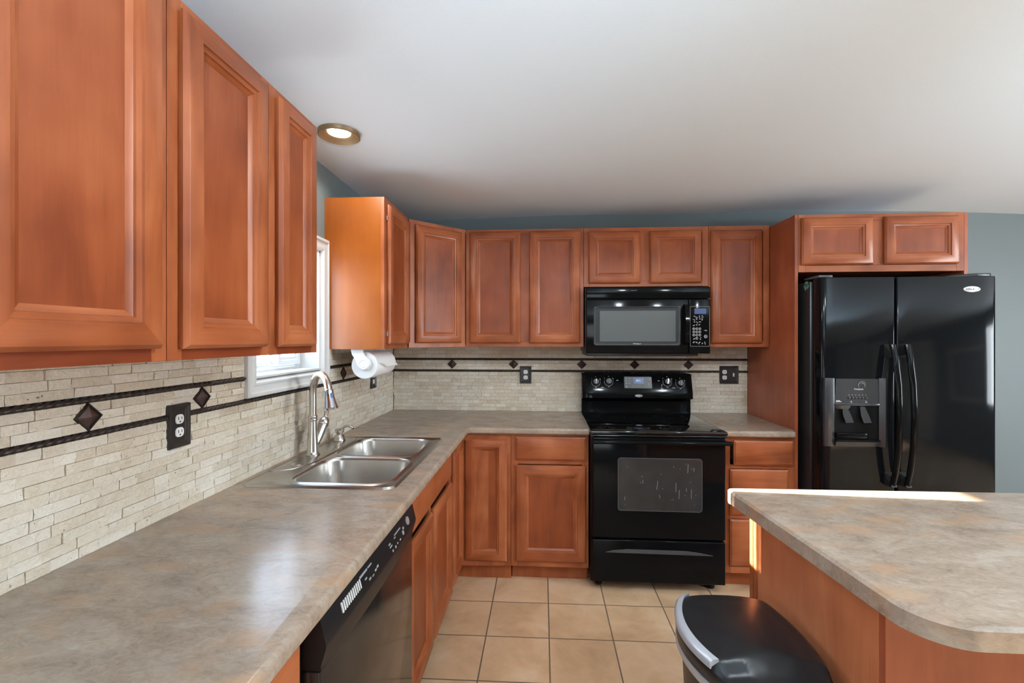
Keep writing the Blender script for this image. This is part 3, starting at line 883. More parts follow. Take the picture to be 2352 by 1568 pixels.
bm = worktop([(1.029, -.006), (1.029, NY), (1.405, NY), (1.418, NY + .004), (1.424, NY + .014), (1.4285, NY + .05), (1.4285, -.006)], None, .8765, CT, lambda x, y: y < NY + .03 and x > 1.03)
tag(obj('countertop', bm, laminate), 'small laminate countertop between the range and the refrigerator', 'countertop')

# ------------------------------------------------------------------ island
t = thing('kitchen_island', 'cherry kitchen island with a rounded-corner laminate top, trash can beside it', 'island', (1.3, -2.05, 0))
isl = [(.645, -1.668), (.638, -1.690)]
isl += [(.694, -2.330)]
cx, cy, r = .794, -2.333, .100
for k in range(1, 11):
    a = PI + PI / 2 * k / 10
    isl.append((cx + r * math.cos(a), cy + r * math.sin(a) * 1.0))
isl += [(2.00, -2.425), (2.00, -1.645), (.665, -1.664)]
isl = isl[::-1]
bm = B()
hi = [bm.verts.new((x, y, CT)) for x, y in isl]; ft = bm.faces.new(hi); bmesh.ops.recalc_face_normals(bm, faces=bm.faces)
if ft.normal.z < 0: ft.normal_flip()
r_ = bmesh.ops.extrude_face_region(bm, geom=[ft]); nv = [v for v in r_['geom'] if isinstance(v, bmesh.types.BMVert)]
bmesh.ops.translate(bm, verts=nv, vec=(0, 0, -.044))
sel = [e for e in bm.edges if all(abs(v.co.z - CT) < 1e-5 for v in e.verts)]
bmesh.ops.bevel(bm, geom=sel, offset=.007, segments=1, affect='EDGES', profile=.5)
obj('island_top', bm, laminate, t, angle=20)
IX = .722
bm = B()
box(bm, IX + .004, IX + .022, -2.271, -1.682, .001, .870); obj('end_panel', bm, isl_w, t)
bm = B(); box(bm, IX + .004, 1.95, -2.290, -2.272, .001, .870); obj('back_panel', bm, ref_w, t)  # same veneer as the end panel, its dimmer side painted darker
bm = B()
box(bm, IX, IX + .030, -1.6815, -1.660, .001, .870, .002, 1)
box(bm, IX + .001, IX + .004, -1.712, -1.688, .001, .870, .001, 1)
obj('corner_stile', bm, wood_v, t)
bm = B(); box(bm, IX + .03, 1.95, -2.271, -1.685, .09, .868); obj('carcass', bm, wood_v, t)
bm = B(); box(bm, IX + .030, 1.95, -1.684, -1.662, .09, .868); obj('face_frame', bm, [wood_h], t)

# ------------------------------------------------------------------ sink, faucet, soap dispenser
t = thing('kitchen_sink', 'double-bowl stainless steel drop-in sink below the window', 'sink', (-.785, -1.366, CT))
ZR = CT + .004
bm = B()
def rim_loop(pts, z):
    vs = [bm.verts.new((x, y, z)) for x, y in pts]
    return vs, [bm.edges.new((vs[i], vs[(i + 1) % len(vs)])) for i in range(len(vs))]
RX0, RX1, RY0, RY1 = -1.070, -.510, -1.772, -.962
o_in = rrect(RX0 + .012, RX1 - .012, RY0 + .012, RY1 - .012, .030, 5)
bowls = [(-.925, -.545, -1.730, -1.385, .075), (-.930, -.560, -1.352, -1.002, .075)]
vo, eo = rim_loop(o_in, ZR)
alle = list(eo)
for x0, x1, y0, y1, rr in bowls:
    v_, e_ = rim_loop(rrect(x0, x1, y0, y1, rr, 7), ZR)
    alle += e_
bmesh.ops.triangle_fill(bm, use_beauty=True, edges=alle)
mid = [bm.verts.new((x, y, ZR + .004)) for x, y in rrect(RX0 + .006, RX1 - .006, RY0 + .006, RY1 - .006, .036, 5)]
otr = [bm.verts.new((x, y, CT + .0005)) for x, y in rrect(RX0, RX1, RY0, RY1, .042, 5)]
n = len(vo)
for i in range(n):
    j = (i + 1) % n
    bm.faces.new((vo[i], vo[j], mid[j], mid[i])); bm.faces.new((mid[i], mid[j], otr[j], otr[i]))
obj('rim', bm, steel, t, angle=50)
bm = B()      # raised faucet deck with a curved front edge
deck = [(-1.060, -1.60), (-1.060, -.985), (-.965, -.985), (-.945, -1.05), (-.945, -1.30), (-.950, -1.46), (-.985, -1.56), (-1.035, -1.60)]
prism(bm, deck, ZR - .001, ZR + .003, .0015, 2)
obj('faucet_deck', bm, steel, t, angle=50)
for x0, x1, y0, y1, rr in bowls:
    bm = B(); rings = []
    for ins, z, k in ((-.012, .0002, 0), (-.004, .0050, 0), (0.0, .0055, 0), (.004, .002, 0), (.007, -.010, 0), (.020, -.140, 0), (.028, -.160, 0), (.046, -.172, 0), (.09, -.175, 0)):
        rings.append([(x, y, ZR + z) for x, y in rrect(x0 + ins, x1 - ins, y0 + ins, y1 - ins, max(.02, rr - ins * .6), 7)])
    loft(bm, rings, False, True)
    bo = obj('bowl', bm, steel, t, angle=60)
    bm = B(); lathe(bm, [(.045, 0), (.045, .003), (.036, .004), (.030, -.001), (.012, .0), (.006, .008)], ((x0 + x1) / 2, (y0 + y1) / 2, ZR - .1745))
    obj('drain', bm, chrome, bo)

FX, FY = -1.013, -1.352
ZF = ZR + .0036
t = thing('kitchen_faucet', 'tall brushed nickel gooseneck faucet with pull-down sprayer', 'faucet', (FX, FY, ZF))
bm = B()
lathe(bm, [(.030, 0), (.030, .004), (.0265, .008), (.0245, .02), (.021, .07), (.0185, .11), (.0175, .150), (.0195, .152), (.0205, .156), (.0195, .160), (.0180, .163), (.0195, .166), (.0200, .171), (.0185, .175), (.0160, .178)], (FX, FY, ZF))
obj('column', bm, chrome, t)
ang = math.radians(-38)
dirv = Vector((math.cos(ang), math.sin(ang), 0))
pts = [Vector((FX, FY, ZF + z)) for z in (.170, .20, .24, .265)]
R = .074
for k in range(1, 17):
    a = PI - (PI - .22) * k / 16
    pts.append(Vector((FX, FY, ZF + .278)) + dirv * (R + R * math.cos(a)) + Vector((0, 0, R * 1.08 * math.sin(a))))
bm = B(); tube(bm, pts, .0155, 18); obj('gooseneck', bm, chrome, t, angle=60)
end = pts[-1]; tv = (pts[-1] - pts[-2]).normalized()
bm = B()
lathe(bm, [(.0170, -.004), (.0195, .0), (.0195, .006), (.0185, .012), (.0200, .030), (.0235, .052), (.0285, .070), (.0295, .076), (.0275, .080), (.020, .0805)], end, tv)
hd = obj('spray_head', bm, polished, t)
side = (dirv - tv * dirv.dot(tv)).normalized()
bc = end + tv * .030 + side * .0190
yv = tv.cross(side)
bm = B(); pr = rrect(-.016, .016, -.0055, .0055, .005, 4)
loft(bm, [[bc + tv * a + yv * b - side * .003 for a, b in pr], [bc + tv * a + yv * b + side * .0016 for a, b in pr]])
obj('spray_button', bm, plain('blue_grey_button', (0.05, 0.11, 0.24), 0.35), hd)
# lever on the far side
hb = Vector((FX + .006, FY + .014, ZF + .045))
bm = B()
h1 = hb + Vector((.010, .045, .075))
tube(bm, [hb, hb + Vector((.004, .020, .030)), h1], [.014, .018, .021], 18)
lathe(bm, [(.0215, 0), (.0235, .002), (.0235, .005), (.0215, .007), (.0235, .015), (.0215, .026), (.015, .036), (.010, .040)], h1, (h1 - hb).normalized())
obj('lever_base', bm, chrome, t, angle=50)
h2 = h1 + (h1 - hb).normalized() * .036
bm = B(); la = Vector((.14, .02, .98)).normalized()
lathe(bm, [(.011, -.004), (.0125, .0), (.0100, .004), (.0085, .012), (.0105, .050), (.0135, .064), (.0155, .067), (.0155, .071), (.0135, .075), (.005, .079)], h2, la)
obj('lever', bm, chrome, t)

SXP, SYP = -1.027, -1.055
t = thing('soap_dispenser', 'short brushed nickel soap dispenser with curved spout behind the sink', 'soap dispenser', (SXP, SYP, ZF))
bm = B(); lathe(bm, [(.031, 0), (.031, .003), (.029, .006), (.025, .020), (.0195, .026), (.017, .028)], (SXP, SYP, ZF)); obj('base', bm, chrome, t)
bm = B()
lathe(bm, [(.014, .026), (.014, .034), (.021, .040), (.0230, .052), (.0230, .056), (.020, .058)], (SXP, SYP, ZF))
obj('pump_head', bm, chrome, t)
bm = B()
p0 = Vector((SXP + .008, SYP - .002, ZF + .046))
tube(bm, bez(p0, p0 + Vector((.018, -.006, .032)), p0 + Vector((.050, -.014, .036)), p0 + Vector((.072, -.020, .018)), 12), [.0075, .007, .0065, .006, .006, .006, .006, .006, .006, .006, .006, .006, .0065], 12)
obj('spout', bm, chrome, t, angle=60)
bm = B(); lathe(bm, [(.024, 0), (.024, .004), (.021, .008), (.004, .009)], (-1.000, -1.505, ZR - .0005))
tag(obj('hole_cover', bm, chrome), 'small round nickel hole cover on the sink deck left of the faucet', 'hole cover')

# ------------------------------------------------------------------ paper towel holder and roll
t = thing('paper_towel_holder', 'white under-cabinet paper towel holder mounted below the corner cabinet', 'paper towel holder', (-.915, -.86, 1.30))
for y in (-1.018, -.700):
    bm = B()
    pts = [(-.985, UB - .001), (-.925, UB - .001), (-.912, 1.350), (-.885, 1.322), (-.880, 1.300), (-.892, 1.278), (-.915, 1.270), (-.938, 1.278), (-.952, 1.300), (-.962, 1.330), (-.978, 1.352)]
    loft(bm, [[(x, y, z) for x, z in pts], [(x, y + .012, z) for x, z in pts]])
    obj('bracket', bm, white_plastic, t)
bm = B(); box(bm, -.985, -.915, -1.018, -.688, UB - .004, UB - .0005, .001, 1); obj('mount_plate', bm, white_plastic, t)
bm = B(); lathe(bm, [(.028, 0), (.028, .006), (.023, .009), (.021, .006), (.015, .006), (.013, .010), (.002, .011)], (-.916, -1.018, 1.302), (0, -1, 0)); obj('end_knob', bm, white_plastic, t)
t = thing('paper_towel_roll', 'white paper towel roll with a loose sheet corner, hanging under the corner cabinet', 'paper towels', (-.918, -.86, 1.232))
bm = B()
C0 = (-.918, 1.297)
rings = []
for y, rr in ((-1.002, .022), (-1.002, .068), (-.999, .070), (-.719, .070), (-.716, .068), (-.716, .022), (-1.002, .022)):
    rings.append([(C0[0] + rr * math.cos(2 * PI * k / 48), y, C0[1] + rr * math.sin(2 * PI * k / 48)) for k in range(48)])
loft(bm, rings, False, False)
obj('roll', bm, paper, t)
bm = B()
sheet = []
for k in range(9):
    a = math.radians(80 - 78 * k / 8)
    sheet.append((C0[0] + .0715 * math.cos(a) , C0[1] + .0715 * math.sin(a)))
sheet.append((C0[0] + .083, C0[1] - .012))
for th in (0, .001):
    pass
loft(bm, [[(x, -1.0 + (0 if i < 8 else .10), z) for i, (x, z) in enumerate(sheet)] + [(x - .001, -1.0 + (0 if i < 8 else .10), z - .001) for i, (x, z) in reversed(list(enumerate(sheet)))],
          [(x, -.7155 - .001, z) for x, z in sheet] + [(x - .001, -.7165, z - .001) for x, z in reversed(sheet)]])
obj('loose_sheet', bm, paper, t)
bm = B(); rings = []
for y, rr in ((-1.0, .0215), (-.718, .0215), (-.718, .019), (-1.0, .019), (-1.0, .0215)):
    rings.append([(C0[0] + rr * math.cos(2 * PI * k / 24), y, C0[1] + rr * math.sin(2 * PI * k / 24)) for k in range(24)])
loft(bm, rings, False, False)
obj('cardboard_core', bm, plain('cardboard', (0.35, 0.25, 0.16), 0.9), t)

# ------------------------------------------------------------------ dishwasher
DY0, DY1 = -2.416, -1.756
t = thing('dishwasher', 'black built-in dishwasher below the counter left of the sink', 'dishwasher', (-.78, (DY0 + DY1) / 2, 0))
bm = B(); box(bm, -1.08, -.487, DY0 + .004, DY1 - .004, .10, .872); box(bm, -.70, -.545, DY0 + .01, DY1 - .01, .002, .10); obj('tub', bm, black_satin, t)
bm = B(); box(bm, -.486, -.449, DY0 + .002, DY1 - .002, .115, .758, .004); obj('door', bm, dw_black, t)
bm = B()
prof = [(-.486, .872), (-.452, .872), (-.449, .868), (-.436, .815), (-.4365, .806), (-.447, .772), (-.4465, .7625), (-.486, .7625)]
ny_ = 24
rings = []
for k in range(ny_ + 1):
    s = k / ny_
    y = DY0 + .002 + (DY1 - DY0 - .004) * s
    bow = 4 * s * (1 - s)
    rings.append([(x + (.006 * bow if -.45 < x and .77 < z < .83 else 0), y, z - (.018 * bow if z < .80 and x > -.48 else 0)) for x, z in prof])
loft(bm, rings)
cp = obj('control_panel', bm, panel_black, t, angle=30)
def dwx(z):      # x on the sloping upper face of the panel at mid width
    return -.449 + (.868 - z) / (.868 - .815) * .0165 + .0015
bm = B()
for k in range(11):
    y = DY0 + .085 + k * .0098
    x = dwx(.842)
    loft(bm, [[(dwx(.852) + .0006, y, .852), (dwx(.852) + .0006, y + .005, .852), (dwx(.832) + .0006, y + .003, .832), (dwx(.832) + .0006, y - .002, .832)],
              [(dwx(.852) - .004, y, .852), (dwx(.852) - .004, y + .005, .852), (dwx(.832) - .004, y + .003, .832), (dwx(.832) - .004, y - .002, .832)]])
obj('vent_slats', bm, print_m, cp)  # pale colour stands in for reflections on the vent
bm = B()
def dwmark(y, z, w, h):
    loft(bm, [[(dwx(z + s * h) + .0008 + e, y + q * w, z + s * h) for q, s in ((-.5, -.5), (.5, -.5), (.5, .5), (-.5, .5))] for e in (0, -.003)])
for y, z, w, h in ((-2.205, .853, .045, .004), (-2.165, .853, .025, .003), (-2.20, .838, .012, .003), (-2.18, .828, .012, .004), (-2.16, .826, .012, .003), (-2.14, .830, .012, .005), (-2.125, .832, .012, .005),
                   (-1.945, .848, .055, .003), (-2.02, .842, .014, .004), (-2.015, .834, .02, .003), (-1.975, .842, .012, .003), (-2.01, .820, .010, .006), (-1.985, .820, .010, .006), (-1.965, .822, .008, .004), (-1.94, .822, .010, .004), (-1.905, .828, .012, .010), (-1.895, .838, .010, .006)):
    bm = B(); dwmark(y, z, w, h); obj('button_marking', bm, print_dim, cp)
bm = B(); lathe(bm, [(.013, -.004), (.013, .0010), (.011, .0016)], (dwx(.842) + .0002, -1.845, .842), (1, 0, .3), 24); obj('brand_badge', bm, badge_m, cp)
bm = B(); box(bm, -.5446, -.5300, DY0 + .006, DY1 - .006, .004, .112, .003); obj('toe_panel', bm, black_satin, t)

# ------------------------------------------------------------------ electric range
RX0, RX1 = .277, 1.020
RC = (RX0 + RX1) / 2
t = thing('electric_range', 'black freestanding electric range with glass cooktop', 'range', (RC, -.36, 0))
bm = B(); box(bm, RX0, RX1, -.655, -.025, .045, .895, .003); obj('body', bm, black_gloss, t)
for x in (RX0 + .05, RX1 - .05):
    for y in (-.60, -.10):
        bm = B(); lathe(bm, [(.018, .001), (.020, .006), (.020, .012), (.010, .014), (.010, .046)], (x, y, 0), n=16); obj('leveling_foot', bm, rubber, t)
bm = B()
box(bm, RX0 - .010, RX1 + .004, -.712, -.058, .896, .9175, .006, 3)
box(bm, RX0 - .004, RX1 - .002, -.7135, -.655, .884, .8955, .003)
ct = obj('cooktop', bm, black_glass, t)
for x, y, r in ((RC - .19, -.52, .105), (RC + .19, -.52, .085), (RC - .19, -.24, .085), (RC + .19, -.24, .105)):
    bm = B(); n = 48
    loft(bm, [[(x + (r + e) * math.cos(2 * PI * k / n), y + (r + e) * math.sin(2 * PI * k / n), .9178) for k in range(n)] for e in (0, .0012)], False, False)
    obj('burner_ring', bm, gunmetal, ct)
# backguard
prof = [(-.022, .905), (-.072, .905), (-.072, 1.000), (-.082, 1.014), (-.126, 1.022), (-.134, 1.030), (-.132, 1.060), (-.128, 1.075), (-.098, 1.182), (-.088, 1.194), (-.022, 1.196)]
bm = B(); rings = []
for k in range(21):
    s = k / 20; x = RX0 - .002 + (RX1 - RX0 + .004) * s
    bow = 1 - (2 * s - 1) ** 4
    e = min(1.0, min(s, 1 - s) / .02)
    rings.append([(x, y if y > -.08 else y - .006 * bow + (1 - e) * .012, z - (.004 * (1 - e) if z > 1.19 else 0) - (.006 * bow if 1.05 < z < 1.08 else 0)) for y, z in prof])
loft(bm, rings)
bg = obj('backguard', bm, black_gloss, t, angle=25)
def bgy(z):
    return -.134 + (z - 1.069) / (1.182 - 1.069) * .030 - .0015
sl = math.atan2(.030, .113)
CN = Vector((0, -math.cos(sl), math.sin(sl)))       # outward normal of the control face
def knob(x, z, a):
    y = bgy(z)
    bm = B()
    lathe(bm, [(.0255, -.002), (.0255, .004), (.0225, .010), (.021, .022), (.018, .025), (.002, .026)], (x, y, z), CN, 28)
    k_ = obj('burner_knob', bm, black_satin, bg)
    u = Vector((1, 0, 0)); v = CN.cross(u)
    d = (u * math.sin(a) - v * math.cos(a)) if False else (u * math.sin(a) + Vector((0, math.sin(sl), math.cos(sl))) * math.cos(a))
    w = d.cross(CN)
    c0 = Vector((x, y, z)) + CN * .022
    bm = B(); loft(bm, [[c0 + d * .020 + w * .004, c0 + d * .020 - w * .004, c0 - d * .020 - w * .006, c0 - d * .020 + w * .006],
                        [c0 + d * .018 + w * .0025 + CN * .010, c0 + d * .018 - w * .0025 + CN * .010, c0 - d * .018 - w * .0035 + CN * .010, c0 - d * .018 + w * .0035 + CN * .010]])
    obj('grip', bm, gunmetal, k_)
    bm = B()
    U = Vector((0, math.sin(sl), math.cos(sl)))
    n = 30
    arc = [math.radians(-230 + 280 * i / n) for i in range(n + 1)]
    for rr in ((.0300, .0312),):
        loft(bm, [[Vector((x, y, z)) + u * (rr[0] * math.cos(q)) + U * (rr[0] * math.sin(q)) + CN * .0006 for q in arc if not (math.radians(25) < (q % (2 * PI)) < math.radians(155))],
                  [Vector((x, y, z)) + u * (rr[1] * math.cos(q)) + U * (rr[1] * math.sin(q)) + CN * .0006 for q in arc if not (math.radians(25) < (q % (2 * PI)) < math.radians(155))]], False, False, closed=False)
    for q, hw in ((90, .0022), (40, .0018), (140, .0018), (30, .003), (270, .005)):
        q_ = math.radians(q); rr = .036
        p = Vector((x, y, z)) + u * (rr * math.cos(q_)) + U * (rr * math.sin(q_))
        loft(bm, [[p + u * a_ * hw + U * b_ * .0014 + CN * e for a_, b_ in ((-1, -1), (1, -1), (1, 1), (-1, 1))] for e in (-.001, .0008)])
    obj('dial_markings', bm, print_m, k_)
for x, z, a in ((.368, 1.136, .05), (.456, 1.140, .1), (.852, 1.140, .15), (.938, 1.130, .2)): knob(x, z, a)
def slab(bm, x, z, w, h, e0, e1, r=0):
    U = Vector((0, math.sin(sl), math.cos(sl))); u = Vector((1, 0, 0)); p = Vector((x, bgy(z), z))
    o2 = rrect(-w / 2, w / 2, -h / 2, h / 2, r, 3) if r else [(-w / 2, -h / 2), (w / 2, -h / 2), (w / 2, h / 2), (-w / 2, h / 2)]
    loft(bm, [[p + u * a + U * b + CN * e for a, b in o2] for e in (e0, e1)])
PX = RC + .006
bm = B(); slab(bm, PX, 1.134, .186, .080, -.003, .0015, .004); cpn = obj('control_pad', bm, pad_m, bg)
bm = B(); slab(bm, PX + .004, 1.146, .070, .044, .001, .0024, .002); obj('display_bezel', bm, print_dim, cpn)
bm = B(); slab(bm, PX + .004, 1.146, .064, .038, .002, .003, .001); dsp = obj('display', bm, lcd, cpn)
bm = B()
for dx in (-.012, -.003, .009):
    slab(bm, PX + .004 + dx, 1.147, .005, .014, .0025, .0034)
obj('digits', bm, lcd_digit, dsp)
bm = B()
for k in range(5): slab(bm, PX - .030 + k * .017, 1.112, .013, .013, .001, .0026, .006)
for j in range(3):
    for i in range(2): slab(bm, PX - .078 + i * .020, 1.160 - j * .016, .014, .010, .001, .0024, .004)
slab(bm, PX - .078, 1.106, .014, .012, .001, .0024, .004)
slab(bm, PX + .056, 1.150, .020, .020, .001, .0028, .0095); slab(bm, PX + .078, 1.154, .013, .018, .001, .0024, .005); slab(bm, PX + .072, 1.122, .013, .026, .001, .0024, .006)
obj('touch_buttons', bm, print_dim, cpn)
bm = B()
for k in range(5): slab(bm, PX - .030 + k * .017, 1.112, .009, .009, .002, .0030, .004)
slab(bm, PX + .056, 1.150, .013, .013, .002, .0032, .006)
obj('button_centres', bm, black_satin, cpn)
bm = B()
for x, z, w, h in ((.412, 1.100, .020, .003), (.515, 1.148, .012, .004), (.795, 1.146, .012, .004), (.815, 1.118, .006, .006), (.812, 1.104, .005, .004), (.815, 1.092, .016, .006), (.893, 1.100, .020, .003)):
    slab(bm, x, z, w, h, -.001, .0012)
obj('panel_markings', bm, print_m, bg)
bm = B(); n = 28
loft(bm, [[(RC + .008 + a * math.cos(2 * PI * k / n), -.1405 + e, 1.046 + b * math.sin(2 * PI * k / n)) for k in range(n)] for a, b, e in ((.026, .0095, .006), (.026, .0095, -.001), (.023, .0075, -.003))])
obj('brand_badge', bm, badge_m, bg)
# oven door
bm = B(); box(bm, RX0 + .004, RX1 - .004, -.700, -.656, .312, .882, .008, 3); od = obj('oven_door', bm, black_gloss, t)
bm = B(); wp = rrect(.426, .885, .470, .762, .014, 5)
loft(bm, [[(x, -.6995, z) for x, z in wp], [(x, -.7015, z) for x, z in wp]], False, True); ow = obj('oven_window', bm, oven_glass, od)
bm = B()
loft(bm, [[(x, y, z) for x, z in rrect(.426 - i, .885 + i, .470 - i, .762 + i, .014 + i, 5)] for i, y in ((.004, -.6998), (.002, -.7020), (0, -.7020), (-.001, -.7012))], False, False)
obj('window_border', bm, gunmetal, od)
bm = B(); rnd = random.Random(3)
for k in range(26):
    x = rnd.uniform(.45, .86); z = rnd.uniform(.50, .74); l = rnd.choice((.004, .004, .008, .02, .05)); w = .0009
    x2 = x + rnd.uniform(-.006, .006); z2 = max(.475, z - l)
    loft(bm, [[(x - w, e, z), (x + w, e, z), (x2 + w, e, z2), (x2 - w, e, z2)] for e in (-.7010, -.7018)])
obj('scratch_marks', bm, print_dim, ow)
bm = B()
hp = [(RX0 + .006, -.690, .858), (RX0 + .010, -.735, .858)]
pts = [(RX0 + .004 + (RX1 - RX0 + .004) * k / 12, -.742 - .004 * (1 - (2 * k / 12 - 1) ** 2), .862) for k in range(13)]
tube(bm, pts, .0155, 14, flat=.75)
for x in (RX0 + .020, RX1 - .014): box(bm, x - .013, x + .013, -.742, -.699, .848, .872, .004)
obj('oven_handle', bm, black_gloss, od, angle=50)
bm = B(); box(bm, RX0 + .004, RX1 - .004, -.697, -.656, .062, .300, .006, 3); dr = obj('storage_drawer', bm, black_gloss, t)
bm = B()
sh = [(.355, .232), (.40, .243), (.48, .251), (.80, .249), (.88, .240), (.945, .228)]
lo_ = [(.355, .2315), (.945, .2275)]
loft(bm, [[(x, -.6972, z) for x, z in sh[::-1]] + [(.36, -.6972, .2312)], [(x, -.7005, z - .002) for x, z in sh[::-1]] + [(.36, -.7005, .2300)]], False, True)
obj('drawer_grip', bm, gunmetal, dr)

# ------------------------------------------------------------------ over-the-range microwave
MX0, MX1, MZ0, MZ1 = .272, 1.039, 1.343, 1.758
t = thing('microwave', 'black over-the-range microwave mounted under the short cabinet', 'microwave', ((MX0 + MX1) / 2, -.2, MZ0))
bm = B(); box(bm, MX0, MX1, -.365, -.016, MZ0 + .006, MZ1, .002); box(bm, MX0 + .01, MX1 - .06, -.36, -.018, MZ0 - .018, MZ0 + .006, .004); obj('case', bm, black_satin, t)
bm = B(); box(bm, MX0 + .002, MX1, -.402, -.365, 1.686, MZ1, .006, 3); vg = obj('vent_grille', bm, black_gloss, t)
bm = B(); tube(bm, bez((.556, -.4022, 1.736), (.566, -.4022, 1.740), (.580, -.4022, 1.734), (.592, -.4022, 1.741), 8), .0012, 6); obj('grille_mark', bm, print_dim, vg)
bm = B(); box(bm, MX0 + .002, .907, -.400, -.366, MZ0, 1.682, .006, 3); md = obj('microwave_door', bm, black_gloss, t)
bm = B()
loft(bm, [[(x, y, z) for x, z in rrect(.322 + i, .858 - i, 1.390 + i, 1.637 - i, .016, 4)] for i, y in ((0, -.3985), (0, -.4035), (.005, -.4050), (.009, -.4030), (.012, -.4028))], False, True)
wf = obj('window_frame', bm, black_satin, md)
bm = B(); wp = rrect(.360, .827, 1.418, 1.610, .003, 2)
loft(bm, [[(x, -.4020, z) for x, z in wp], [(x, -.4040, z) for x, z in wp]], True, True); obj('door_window', bm, micro_glass, wf)
bm = B(); text_into(bm, 'Whirlpool', .012, on_front(.589, -.4031, 1.404), .3); obj('brand_script', bm, print_m, wf)
bm = B()
hx = .889
loft(bm, [[(hx - w, y, z), (hx + w, y, z), (hx + w * .8, y - .012, z), (hx - w * .8, y - .012, z)] for y, z, w in ((-.398, 1.648, .014), (-.412, 1.635, .014), (-.430, 1.59, .015), (-.438, 1.53, .0155), (-.436, 1.49, .0155), (-.426, 1.43, .015), (-.410, 1.405, .014), (-.398, 1.398, .014))])
obj('door_handle', bm, black_gloss, md, angle=40)
bm = B(); box(bm, .909, MX1, -.400, -.366, MZ0, 1.682, .006, 3); kp = obj('control_panel', bm, black_gloss, t)
bm = B()
loft(bm, [[(x, y, z) for x, z in rrect(.916 + i, 1.034 - i, 1.387 + i, 1.636 - i, .006, 3)] for i, y in ((0, -.3995), (0, -.4015), (.0015, -.4015), (.002, -.4005))], False, False)
obj('keypad_border', bm, print_dim, kp)
bm = B(); box(bm, .942, 1.013, -.4022, -.3990, 1.588, 1.622, .001, 1); obj('clock_display', bm, lcd, kp)
bm = B(); bmd = B()
def ring_key(x, z, r):
    n = 16
    loft(bm, [[(x + q * math.cos(2 * PI * k / n), -.4012, z + q * math.sin(2 * PI * k / n)) for k in range(n)] for q in (r, r * .76)], False, False)
    box(bmd, x - .0022, x + .0012, -.4012, -.4000, z - .003, z + .003)
for j in range(3):
    for i in range(3): ring_key(.938 + i * .0185, 1.497 - j * .0195, .0078)
ring_key(.9565, 1.438, .0078); ring_key(1.010, 1.449, .0105); ring_key(1.010, 1.449, .0050)
rk = random.Random(5)
def glyph(x, z, w, h):
    for q in range(3):
        a = x + rk.uniform(-w / 2, w / 4); c = z + rk.uniform(-h / 2, h / 3)
        box(bmd, a, a + w * rk.uniform(.3, .6), -.4012, -.3998, c, c + h * rk.uniform(.15, .35))
for j in range(4):
    for i in range(4 if j < 2 else 3):
        glyph(.938 + i * .0175, 1.571 - j * .0175, .012, .013)
for i in range(5): glyph(.936 + i * .0178, 1.408, .012, .017)
glyph(.938, 1.436, .012, .015); glyph(.975, 1.436, .012, .015); glyph(1.002, 1.487, .016, .008); glyph(1.012, 1.487, .016, .018)
obj('keypad_rings', bm, print_m, kp); obj('keypad_symbols', bmd, print_m, kp)

# ------------------------------------------------------------------ refrigerator
t = thing('refrigerator', 'black side-by-side refrigerator with ice and water dispenser', 'refrigerator', (1.92, -.4, 0))
bm = B(); box(bm, 1.478, 2.330, -.672, -.03, .02, 1.752, .006, 2); obj('cabinet_body', bm, black_satin, t)
def fr_door(x0, x1, name, r0, r1):
    """door with rounded outer edges and a gently crowned face, built as a lofted outline"""
    yb, yf = -.680, -.762
    prof = []
    n = 6
    prof.append((x1, yb)); 
    for k in range(n + 1):
        a = -PI / 2 * k / n
        prof.append((x1 - r1 + r1 * math.cos(a), yf + r1 + r1 * math.sin(a)))
    for k in range(1, 10):
        s = k / 10; prof.append((x1 - r1 + (x0 + r0 - x1 + r1) * s, yf - .0035 * math.sin(PI * s)))
    for k in range(n + 1):
        a = -PI / 2 - PI / 2 * k / n
        prof.append((x0 + r0 + r0 * math.cos(a), yf + r0 + r0 * math.sin(a)))
    prof.append((x0, yb))
    bm = B()
    rings = []
    cxm, cym = (x0 + x1) / 2, (yb + yf) / 2
    for z, k in ((.030, .992), (.034, 1.0), (1.757, 1.0), (1.762, .992)):
        rings.append([(cxm + (x - cxm) * (k if k < 1 else 1), cym + (y - cym) * (k * .97 if k < 1 else 1), z) for x, y in prof])
    loft(bm, rings)
    return obj(name, bm, fridge_black, t, angle=30)
GX = 1.866
ld = fr_door(1.490, GX - .005, 'freezer_door', .024, .008)
rd = fr_door(GX + .005, 2.371, 'fresh_food_door', .008, .024)
bm = B(); box(bm, 1.496, GX - .008, -.6795, -.6725, .035, 1.755); obj('door_gasket', bm, rubber, ld)
bm = B(); box(bm, GX + .008, 2.366, -.6795, -.6725, .035, 1.755); obj('door_gasket', bm, rubber, rd)
def fr_handle(x, par):
    bm = B(); rings = []
    for z, y, w in ((1.408, -.752, .016), (1.405, -.792, .017), (1.33, -.812, .017), (1.20, -.832, .0165), (1.035, -.840, .0165), (.87, -.832, .0165), (.74, -.812, .017), (.664, -.792, .017), (.660, -.752, .016)):
        rings.append([(x + w * math.cos(2 * PI * k / 16), y + .012 * math.sin(2 * PI * k / 16) * (1 if math.sin(2 * PI * k / 16) < 0 else .7), z) for k in range(16)])
    loft(bm, rings)
    h = obj('door_handle', bm, black_gloss, par, angle=50)
    for za, zb in ((1.335, 1.406), (.662, .735)):
        top = za > 1
        bm = B()
        loft(bm, [[(x - .024, -.757, za), (x + .014, -.757, za), (x + .014, -.757, zb), (x - .024, -.757, zb)],
                  [(x - .013, -.806, za + (.02 if top else 0)), (x + .013, -.806, za + (.02 if top else 0)), (x + .013, -.790, zb - (0 if top else .02)), (x - .013, -.790, zb - (0 if top else .02))]])
        obj('handle_mount', bm, black_satin, h)
fr_handle(1.828, ld); fr_handle(1.900, rd)
